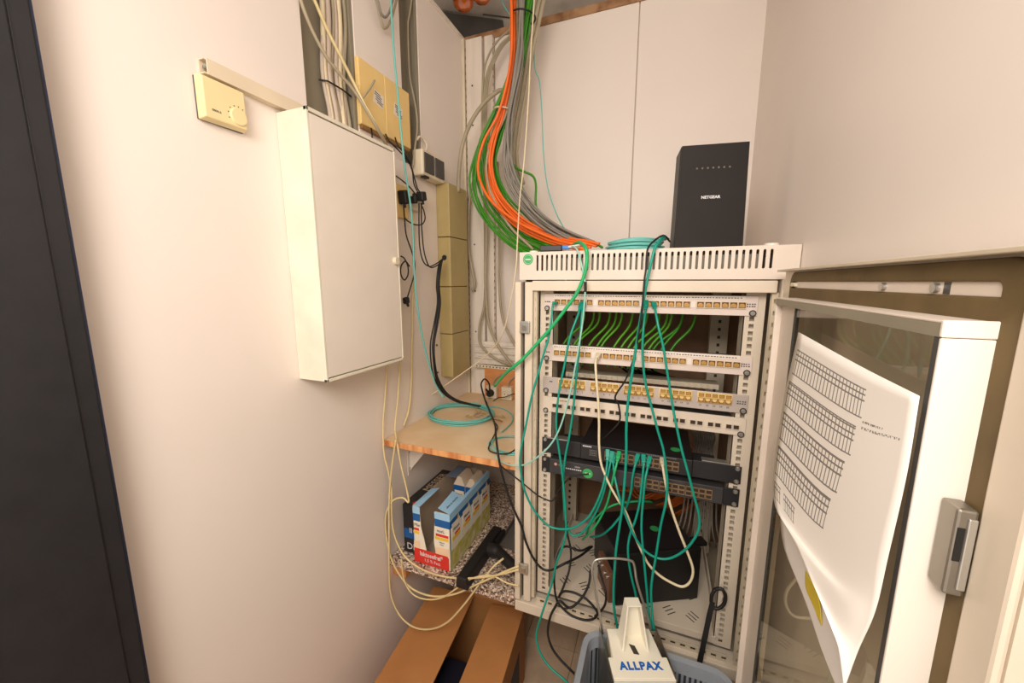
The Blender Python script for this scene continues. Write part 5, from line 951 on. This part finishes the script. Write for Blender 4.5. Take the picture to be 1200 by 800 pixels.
# folded top flaps
MB().hexa([(MX0, MY0 + 0.002, MZ + MH), (MX0 + 0.028, MY0 + 0.002, MZ + MH + 0.002), (MX0 + 0.034, MY0 + 0.11, MZ + MH + 0.010), (MX0, MY0 + 0.11, MZ + MH), (MX0, MY0 + 0.002, MZ + MH + 0.002), (MX0 + 0.028, MY0 + 0.002, MZ + MH + 0.004), (MX0 + 0.034, MY0 + 0.11, MZ + MH + 0.012), (MX0, MY0 + 0.11, MZ + MH + 0.002)]).build('top_flap', MILKL, mk)
fl2 = MB().hexa([(MX1, MY0 + 0.002, MZ + MH), (MX1 - 0.042, MY0 + 0.002, MZ + MH + 0.012), (MX1 - 0.046, MY0 + 0.10, MZ + MH + 0.016), (MX1, MY0 + 0.10, MZ + MH), (MX1, MY0 + 0.002, MZ + MH + 0.002), (MX1 - 0.042, MY0 + 0.002, MZ + MH + 0.014), (MX1 - 0.046, MY0 + 0.10, MZ + MH + 0.018), (MX1, MY0 + 0.10, MZ + MH + 0.002)]).build('top_flap', MILKL, mk)
MB().box(MX1 - 0.010, MX1, MY0 + 0.10, MY1, MZ + MH, MZ + MH + 0.002).build('top_flap', MILKL, mk)
text('ohne zu mischen', 0.0105, NAVY, fl2, (MX1 - 0.020, MY0 + 0.052, MZ + MH + 0.0095), (0, 1, 0), (-1, 0, 0.28))
MB().box(MX0 + 0.004, MX0 + 0.045, MY1 - 0.09, MY1 - 0.002, MZ + MH, MZ + MH + 0.002).build('top_flap', mat('grey_blue_print', (120, 140, 164), 0.6), mk)
# two milk cartons left inside
for k, (x, lab) in enumerate(((0.150, 'left milk carton with gabled top inside the display box'), (0.200, 'right milk carton with torn top inside the display box'))):
    t = thing('milk_carton', lab, 'milk carton', (x, 0.225, MZ + tw + 0.0005), 'milk cartons in the display box')
    z0 = MZ + tw + 0.001; a, c = x - 0.0235, x + 0.0235; y0, y1 = 0.190, 0.268
    MB().box(a, c, y0, y1, z0, z0 + 0.172).build('body', MILKW, t, bevel=0.002)
    MB().hexa([(a, y0, z0 + 0.172), (c, y0, z0 + 0.172), (c, y1, z0 + 0.172), (a, y1, z0 + 0.172), (a + 0.016, y0 + 0.004, z0 + 0.205), (c - 0.016, y0 + 0.004, z0 + 0.205), (c - 0.016, y1 - 0.004, z0 + 0.205), (a + 0.016, y1 - 0.004, z0 + 0.205)]).build('gable', mat('carton_gable', (232, 214, 190), 0.5), t)
    MB().box(a - 0.0003, c + 0.0003, y0 - 0.0006, y0, z0 + 0.140, z0 + 0.172).build('blue_band', MILKB, t); MB().box(a + 0.004, c - 0.004, y0 - 0.0009, y0, z0 + 0.118, z0 + 0.152).build('logo_panel', MILKW, t)
    MB().box(a + 0.004, c - 0.004, y0 - 0.0012, y0, z0 + 0.112, z0 + 0.121).build('yellow_swash', MILKY, t); MB().box(a + 0.008, c - 0.005, y0 - 0.0012, y0, z0 + 0.1225, z0 + 0.129).build('red_bar', REDP, t)
    text('MinusL', 0.011, NAVY, t, (x, y0 - 0.0013, z0 + 0.138), (1, 0, 0), (0, 0, 1))
# black carton behind it against the wall
bc = thing('black_carton', 'black printed carton squeezed between milk box and wall', 'box', (0.05, 0.1, MZ))
MB().box(0.030, 0.086, 0.012, 0.27, MZ, MZ + 0.178).build('carton', BLACKM, bc, bevel=0.002)
text('DE', 0.034, WINK, bc, (0.062, 0.0115, MZ + 0.024), (1, 0, 0), (0, 0, 1)); text('MESSER', 0.040, mat('tan_ink', (196, 172, 140), 0.6), bc, (0.058, 0.175, MZ + 0.1784), (0, 1, 0), (-1, 0, 0))
MB().box(0.034, 0.082, 0.0112, 0.012, MZ + 0.055, MZ + 0.090).build('blue_patch', MILKB, bc); text('II', 0.026, WINK, bc, (0.060, 0.0112, MZ + 0.085), (1, 0, 0), (0, 0, 1)); disc((0.070, 0.03, MZ + 0.178), (0, 0, 1), 0.010, 0.0005, 16).build('red_dot', REDP, bc)
# black floor nozzle lying on the granite
nz = thing('vacuum_nozzle', 'black vacuum floor nozzle lying on the granite shelf', 'vacuum nozzle', (0.31, 0.06, 0.537))
n0, n1 = Vector((0.296, -0.066, 0.556)), Vector((0.300, 0.205, 0.556)); ax_ = (n1 - n0).normalized(); sd = Vector((ax_.y, -ax_.x, 0))
MB().hexa([n0 - sd * 0.022 + Vector((0, 0, -0.019)), n0 + sd * 0.022 + Vector((0, 0, -0.019)), n1 + sd * 0.022 + Vector((0, 0, -0.019)), n1 - sd * 0.022 + Vector((0, 0, -0.019)), n0 - sd * 0.018 + Vector((0, 0, 0.019)), n0 + sd * 0.016 + Vector((0, 0, 0.019)), n1 + sd * 0.016 + Vector((0, 0, 0.019)), n1 - sd * 0.018 + Vector((0, 0, 0.019))]).build('head', BRUSHB, nz, bevel=0.005)
tb = spline([n0 + ax_ * 0.16 + sd * 0.015 + Vector((0, 0, 0.006)), n0 + ax_ * 0.155 + sd * 0.05 + Vector((0, 0, 0.012)), n0 + ax_ * 0.135 + sd * 0.085 + Vector((0, 0, 0.014)), n0 + ax_ * 0.115 + sd * 0.118 + Vector((0, 0, 0.014)), n0 + ax_ * 0.10 + sd * 0.148 + Vector((0, 0, 0.014))], 5)
MB().tube(tb, [0.022 if i < 6 else 0.0175 for i in range(len(tb))], 16).build('neck', BRUSHB, nz, smooth=True)
b = MB()
for k in range(9): b.obox(n0 + ax_ * (0.20 + 0.008 * k) + sd * 0.026 + Vector((0, 0, 0.006)), (0.005, 0.010, 0.02), (0, 0, math.atan2(ax_.y, ax_.x)))
b.build('bristle_comb', BRUSHB, nz)
dp = thing('dust_tray', 'smoky grey flat plastic tray behind the nozzle neck', 'tray', (0.39, 0.28, 0.537))
MB().box(0.325, 0.452, 0.150, 0.40, 0.5365, 0.5395).build('base', DUSTP, dp); MB().box(0.325, 0.329, 0.150, 0.40, 0.5395, 0.556).build('rim', DUSTP, dp); MB().box(0.329, 0.452, 0.396, 0.40, 0.5395, 0.57).build('rim', DUSTP, dp)
random.seed(12)
for k in range(9):
    p = Vector((random.uniform(0.27, 0.40), random.uniform(0.41, 0.52), 0.54))
    w_ = MB().tube(spline([p + Vector((0.02 * i * random.uniform(-1, 1), 0.012 * i * random.uniform(-1, 1), 0.018 * i)) for i in range(5)], 4), 0.0012, 5).build('wire_scrap', (YELC, ORBOARD, CREAMC)[k % 3], smooth=True)
    tag(w_, 'thin yellowish wire sprig at the back of the granite shelf', 'wire', 'wire sprigs on the granite shelf')

# ============================================================ ON THE FLOOR
cbx = thing('cardboard_box', 'open brown cardboard box on the floor under granite shelf', 'cardboard box', (0.25, -0.05, 0.0))
ya = math.radians(5.5); cO = Vector((0.262, -0.10, 0.0)); RX = Vector((math.cos(ya), math.sin(ya), 0)); RY = Vector((-math.sin(ya), math.cos(ya), 0))
def cpnt(a, c, z): return tuple(cO + RX * a + RY * c + Vector((0, 0, z)))
def cbox_(a0, a1, c0, c1, z0, z1): return MB().hexa([cpnt(a0, c0, z0), cpnt(a1, c0, z0), cpnt(a1, c1, z0), cpnt(a0, c1, z0), cpnt(a0, c0, z1), cpnt(a1, c0, z1), cpnt(a1, c1, z1), cpnt(a0, c1, z1)])
W2, L2, CH = 0.180, 0.262, 0.300
cbox_(-W2, W2, -L2, L2, 0.001, 0.004).build('base', CARDD, cbx)
cbox_(W2 - 0.004, W2, -L2, L2, 0.004, CH).build('side_wall', CARD, cbx); cbox_(-W2, -W2 + 0.004, -L2, L2, 0.004, CH).build('side_wall', CARD, cbx)
cbox_(-W2, W2, L2 - 0.004, L2, 0.004, CH).build('end_wall', CARD, cbx); cbox_(-W2, W2, -L2, -L2 + 0.004, 0.004, CH).build('end_wall', CARD, cbx)
MB().hexa([cpnt(-W2, -L2, CH), cpnt(-0.012, -L2, CH + 0.006), cpnt(-0.012, L2 - 0.01, CH + 0.006), cpnt(-W2, L2 - 0.01, CH), cpnt(-W2, -L2, CH + 0.004), cpnt(-0.012, -L2, CH + 0.010), cpnt(-0.012, L2 - 0.01, CH + 0.010), cpnt(-W2, L2 - 0.01, CH + 0.004)]).build('flap', CARD, cbx)
MB().hexa([cpnt(W2, -L2, CH), cpnt(0.055, -L2, CH - 0.012), cpnt(0.055, L2 - 0.012, CH - 0.012), cpnt(W2, L2 - 0.012, CH), cpnt(W2, -L2, CH + 0.004), cpnt(0.055, -L2, CH - 0.008), cpnt(0.055, L2 - 0.012, CH - 0.008), cpnt(W2, L2 - 0.012, CH + 0.004)]).build('flap', CARD, cbx)
MB().hexa([cpnt(-0.1, L2 - 0.004, CH), cpnt(W2, L2 - 0.004, CH), cpnt(W2, L2, CH), cpnt(-0.1, L2, CH), cpnt(-0.1, L2 + 0.045, CH + 0.10), cpnt(W2, L2 + 0.045, CH + 0.10), cpnt(W2, L2 + 0.049, CH + 0.10), cpnt(-0.1, L2 + 0.049, CH + 0.10)]).build('flap', CARD, cbx)
cbox_(W2, W2 + 0.0006, -L2 + 0.02, L2 - 0.08, 0.03, 0.20).build('dark_print', NAVY, cbx)
dk = thing('dark_package', 'dark navy package down inside the cardboard box', 'package', cpnt(0.02, -0.02, 0.005)); 
cbox_(-0.06, 0.09, -0.16, 0.10, 0.0045, 0.20).build('package_body', mat('navy_black_wrap', (24, 26, 40), 0.5), dk, bevel=0.006); cbox_(-0.05, 0.08, -0.15, 0.09, 0.20, 0.206).build('package_lid', mat('navy_black_wrap', (24, 26, 40), 0.5), dk, bevel=0.003)

# grey basket with ribbed wall
bk_ = thing('plastic_basket', 'grey ribbed plastic basket in front of the cabinet', 'basket', (0.845, -0.30, 0.0))
def brect(hx, hy, r, z, cy=-0.31, cx=0.846, n=6):
    pts = []
    for (sx, sy, a0) in ((1, 1, 0), (-1, 1, 90), (-1, -1, 180), (1, -1, 270)):
        for k in range(n + 1): a = math.radians(a0 + 90 * k / n); pts.append((cx + sx * (hx - r) + r * math.cos(a), cy + sy * (hy - r) + r * math.sin(a), z))
    return pts
def loft(rings, closed_bottom=False):
    b = MB(); k = len(rings[0])
    for r_ in rings: b.v += [tuple(p) for p in r_]
    for q in range(len(rings) - 1):
        for i in range(k):
            j = (i + 1) % k; b.f.append((q * k + i, q * k + j, (q + 1) * k + j, (q + 1) * k + i))
    if closed_bottom: b.f.append(tuple(range(k)))
    return b
ZR = 0.600
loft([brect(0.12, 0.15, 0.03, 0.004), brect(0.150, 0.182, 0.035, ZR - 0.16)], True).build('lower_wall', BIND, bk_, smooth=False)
loft([brect(0.150, 0.182, 0.035, ZR - 0.03), brect(0.164, 0.196, 0.045, ZR - 0.028), brect(0.168, 0.200, 0.05, ZR - 0.012), brect(0.164, 0.196, 0.045, ZR), brect(0.152, 0.184, 0.035, ZR - 0.003), brect(0.148, 0.180, 0.033, ZR - 0.03), brect(0.150, 0.182, 0.035, ZR - 0.03)]).build('rim', BINGREY, bk_, smooth=False)
rm = MB().box(-0.0028, 0.0028, -0.002, 0.002, -0.067, 0.067).mesh('rib'); rm.materials.append(BINGREY)
per = brect(0.150, 0.182, 0.035, ZR - 0.095, n=4)
P2 = []
for i in range(len(per)):
    a, c = Vector(per[i]), Vector(per[(i + 1) % len(per)]); L_ = (c - a).length; m_ = max(1, int(L_ / 0.0105))
    for k in range(m_): P2.append((a + (c - a) * (k / m_), math.atan2((c - a).y, (c - a).x)))
for p, a in P2: inst('rib', rm, tuple(p), bk_, (0, 0, a))
loft([brect(0.150, 0.182, 0.035, ZR - 0.17), brect(0.152, 0.184, 0.035, ZR - 0.155), brect(0.147, 0.179, 0.033, ZR - 0.155), brect(0.147, 0.179, 0.033, ZR - 0.17), brect(0.150, 0.182, 0.035, ZR - 0.17)]).build('band', BINGREY, bk_)
loft([brect(0.156, 0.188, 0.03, ZR - 0.17), brect(0.158, 0.190, 0.03, ZR - 0.031)]).build('shade_liner', BIND, bk_)  # dark liner added so the gaps between the ribs look shaded

# white and steel hand tool standing in the basket
tl = thing('sealing_tool', 'white moulded hand tool with steel sides and wire handle in basket', 'hand tool', (0.86, -0.22, 0.45))
yw = math.radians(21.31); exx = Vector((math.cos(yw), math.sin(yw), 0)); eyy = Vector((-math.sin(yw), math.cos(yw), 0)); ezz = Vector((0, 0, 1))
mid = Vector([(0.8249, -0.2281, 0.6340)][0]); far_ = Vector([(0.7804, -0.1185, 0.6340)][0]); hgt = (far_ - mid).dot(eyy)
hb = 0.0655; ht = 0.0625
def tp(a, c, h): return tuple(mid + exx * a + eyy * c + ezz * h)
def tpoly(pts, h0, h1, nm, m_, bev=0.0): return MB().prism([tp(a, c, h0) for a, c in pts], tuple(ezz * (h1 - h0))).build(nm, m_, tl, bevel=bev)
tpoly([(-hb, 0), (hb, 0), (hb, hgt * 0.40), (hb * 0.84, hgt * 0.40), (hb * 0.78, hgt), (-hb * 0.78, hgt), (-hb * 0.84, hgt * 0.40), (-hb, hgt * 0.40)], -0.005, 0.0, 'plate', PLATEW, 0.002)
tpoly([(-hb, -0.004), (hb, -0.004), (hb, -0.0002), (-hb, -0.0002)], -0.040, 0.0, 'front_lip', PLATEW, 0.001)
text('ALLPAX', 0.0240, BLUEI, tl, tp(0.0, hgt * 0.22, 0.0006), exx, eyy, sx=0.96, bold=0.0011, spacing=1.16)
# tapering hollow grip: two cheeks, back, top
gw0, gw1, gh = 0.031, 0.0165, 0.092; gy0, gy1 = hgt * 0.50, hgt * 0.86
for s in (-1, 1):
    MB().hexa([tp(s * gw0, gy0, 0), tp(s * (gw0 - 0.005), gy0, 0), tp(s * (gw0 - 0.005), gy1, 0), tp(s * gw0, gy1, 0), tp(s * gw1, gy1 - 0.020, gh), tp(s * (gw1 - 0.0035), gy1 - 0.020, gh), tp(s * (gw1 - 0.0035), gy1 + 0.006, gh), tp(s * gw1, gy1 + 0.006, gh)]).build('grip_cheek', PLATEW, tl, bevel=0.001)
MB().hexa([tp(-gw0 + 0.005, gy1 - 0.004, 0), tp(gw0 - 0.005, gy1 - 0.004, 0), tp(gw0 - 0.005, gy1, 0), tp(-gw0 + 0.005, gy1, 0), tp(-gw1 + 0.0035, gy1 + 0.002, gh - 0.003), tp(gw1 - 0.0035, gy1 + 0.002, gh - 0.003), tp(gw1 - 0.0035, gy1 + 0.006, gh - 0.003), tp(-gw1 + 0.0035, gy1 + 0.006, gh - 0.003)]).build('grip_back', PLATEW, tl)
MB().hexa([tp(-gw1, gy1 - 0.020, gh), tp(gw1, gy1 - 0.020, gh), tp(gw1, gy1 + 0.006, gh), tp(-gw1, gy1 + 0.006, gh), tp(-gw1, gy1 - 0.020, gh + 0.003), tp(gw1, gy1 - 0.020, gh + 0.003), tp(gw1, gy1 + 0.006, gh + 0.003), tp(-gw1, gy1 + 0.006, gh + 0.003)]).build('grip_top', PLATEW, tl, bevel=0.001)
tpoly([(-0.006, hgt * 0.46), (0.006, hgt * 0.44), (0.002, hgt * 0.62), (-0.010, hgt * 0.66)], 0.0, 0.0006, 'slot', CAGE)
for s in (-1, 1):
    MB().hexa([tp(s * (hb + 0.0005), -0.01, -0.17), tp(s * (hb + 0.003), -0.01, -0.17), tp(s * (hb + 0.003), hgt, -0.17), tp(s * (hb + 0.0005), hgt, -0.17), tp(s * (hb + 0.0005), -0.004, -0.001), tp(s * (hb + 0.003), -0.004, -0.001), tp(s * (hb + 0.003), hgt * 1.03, 0.002), tp(s * (hb + 0.0005), hgt * 1.03, 0.002)]).build('side_plate', STEELB, tl)
bl_ = [(0.7246, -0.1339, 0.6135), (0.7136, -0.1288, 0.6690), (0.7010, -0.1250, 0.7204), (0.6930, -0.1219, 0.7575), (0.6936, -0.1175, 0.7822), (0.7046, -0.1114, 0.7924), (0.7414, -0.0968, 0.7945), (0.7746, -0.0845, 0.7904), (0.7868, -0.0815, 0.7801), (0.7949, -0.0849, 0.7410), (0.8089, -0.0864, 0.6999), (0.8250, -0.0877, 0.6546), (0.8324, -0.0894, 0.6279), (0.8317, -0.0934, 0.6052)]
MB().tube(spline(bl_, 5), 0.0030, 10).build('wire_handle', STEEL, tl, smooth=True)
MB().hexa([tp(-hb * 0.95, 0.002, -0.18), tp(hb * 0.95, 0.002, -0.18), tp(hb * 0.95, hgt * 0.95, -0.18), tp(-hb * 0.95, hgt * 0.95, -0.18), tp(-hb * 0.95, 0.002, -0.0055), tp(hb * 0.95, 0.002, -0.0055), tp(hb * 0.76, hgt * 0.95, -0.0055), tp(-hb * 0.76, hgt * 0.95, -0.0055)]).build('inner_block', PALEW, tl)

# ============================================================ PAPERS ON THE GLASS DOOR
def sheet(name, label, net, m, thick=0.0004, nu=16, nv=20):
    # net: rows of control points, smooth Catmull-Rom surface
    rows = [spline(r_, 8) for r_ in net]; nu = len(rows[0]); cols = []
    for i in range(nu): cols.append(spline([r_[i] for r_ in rows], 8))
    nv = len(cols[0]); vs = []; uvs = []
    for i in range(nu):
        for j in range(nv): vs.append(cols[i][j]); uvs.append((i / (nu - 1), j / (nv - 1)))
    fs = [(i * nv + j, (i + 1) * nv + j, (i + 1) * nv + j + 1, i * nv + j + 1) for i in range(nu - 1) for j in range(nv - 1)]
    o0 = Vector(net[0][0]); me = bpy.data.meshes.new(name); me.from_pydata([tuple(Vector(p) - o0) for p in vs], [], fs)
    ul = me.uv_layers.new(name='UVMap')
    for l in me.loops: ul.data[l.index].uv = uvs[l.vertex_index]
    for p in me.polygons: p.use_smooth = True
    me.materials.append(m); o = bpy.data.objects.new(name, me); col.objects.link(o); o.location = o0
    s_ = o.modifiers.new('Solidify', 'SOLIDIFY'); s_.thickness = thick
    return tag(o, label, 'paper')
sheet('printed_sheet', 'large white sheet printed with tables taped to the glass door', [
    [(0.9990, -0.3116, 1.3898), (0.9990, -0.4942, 1.3795), (0.9990, -0.5953, 1.3758)],
    [(0.9900, -0.3117, 1.2751), (0.9920, -0.5041, 1.2849), (0.9970, -0.6000, 1.3148)],
    [(0.9780, -0.3578, 1.1606), (0.9870, -0.4994, 1.1739), (0.9960, -0.5965, 1.2409)],
    [(0.9760, -0.4629, 1.1569), (0.9850, -0.5573, 1.1730), (0.9950, -0.5940, 1.1878)],
    [(0.9770, -0.5333, 1.1482), (0.9850, -0.5675, 1.1403), (0.9930, -0.5839, 1.1382)],
    [(0.9800, -0.5817, 1.1353), (0.9840, -0.5820, 1.1147), (0.9880, -0.5826, 1.0933)]], PAPER)
sheet('plain_sheet', 'plain white sheet hanging lower behind the printed one', [
    [(0.9940, -0.3397, 1.1240), (0.9940, -0.4701, 1.1548), (0.9940, -0.5568, 1.1863)], [(0.9930, -0.3770, 1.0928), (0.9930, -0.4859, 1.1177), (0.9930, -0.5697, 1.1526)], [(0.9920, -0.4663, 1.0872), (0.9920, -0.5197, 1.0999), (0.9920, -0.5726, 1.1235)], [(0.9920, -0.5178, 1.0770), (0.9920, -0.5453, 1.0821), (0.9920, -0.5723, 1.0955)], [(0.9920, -0.5601, 1.0739), (0.9920, -0.5678, 1.0741), (0.9920, -0.5781, 1.0768)]], PLAINP)
sheet('yellow_note', 'small yellow note stuck on the lower plain sheet', [[(0.9905, -0.4623, 1.1223), (0.9905, -0.4814, 1.1241), (0.9905, -0.4991, 1.1258)], [(0.9905, -0.4713, 1.1047), (0.9905, -0.4922, 1.1081), (0.9905, -0.5126, 1.1145)], [(0.9905, -0.4962, 1.1040), (0.9905, -0.5072, 1.1012), (0.9905, -0.5194, 1.1011)]], YELP)
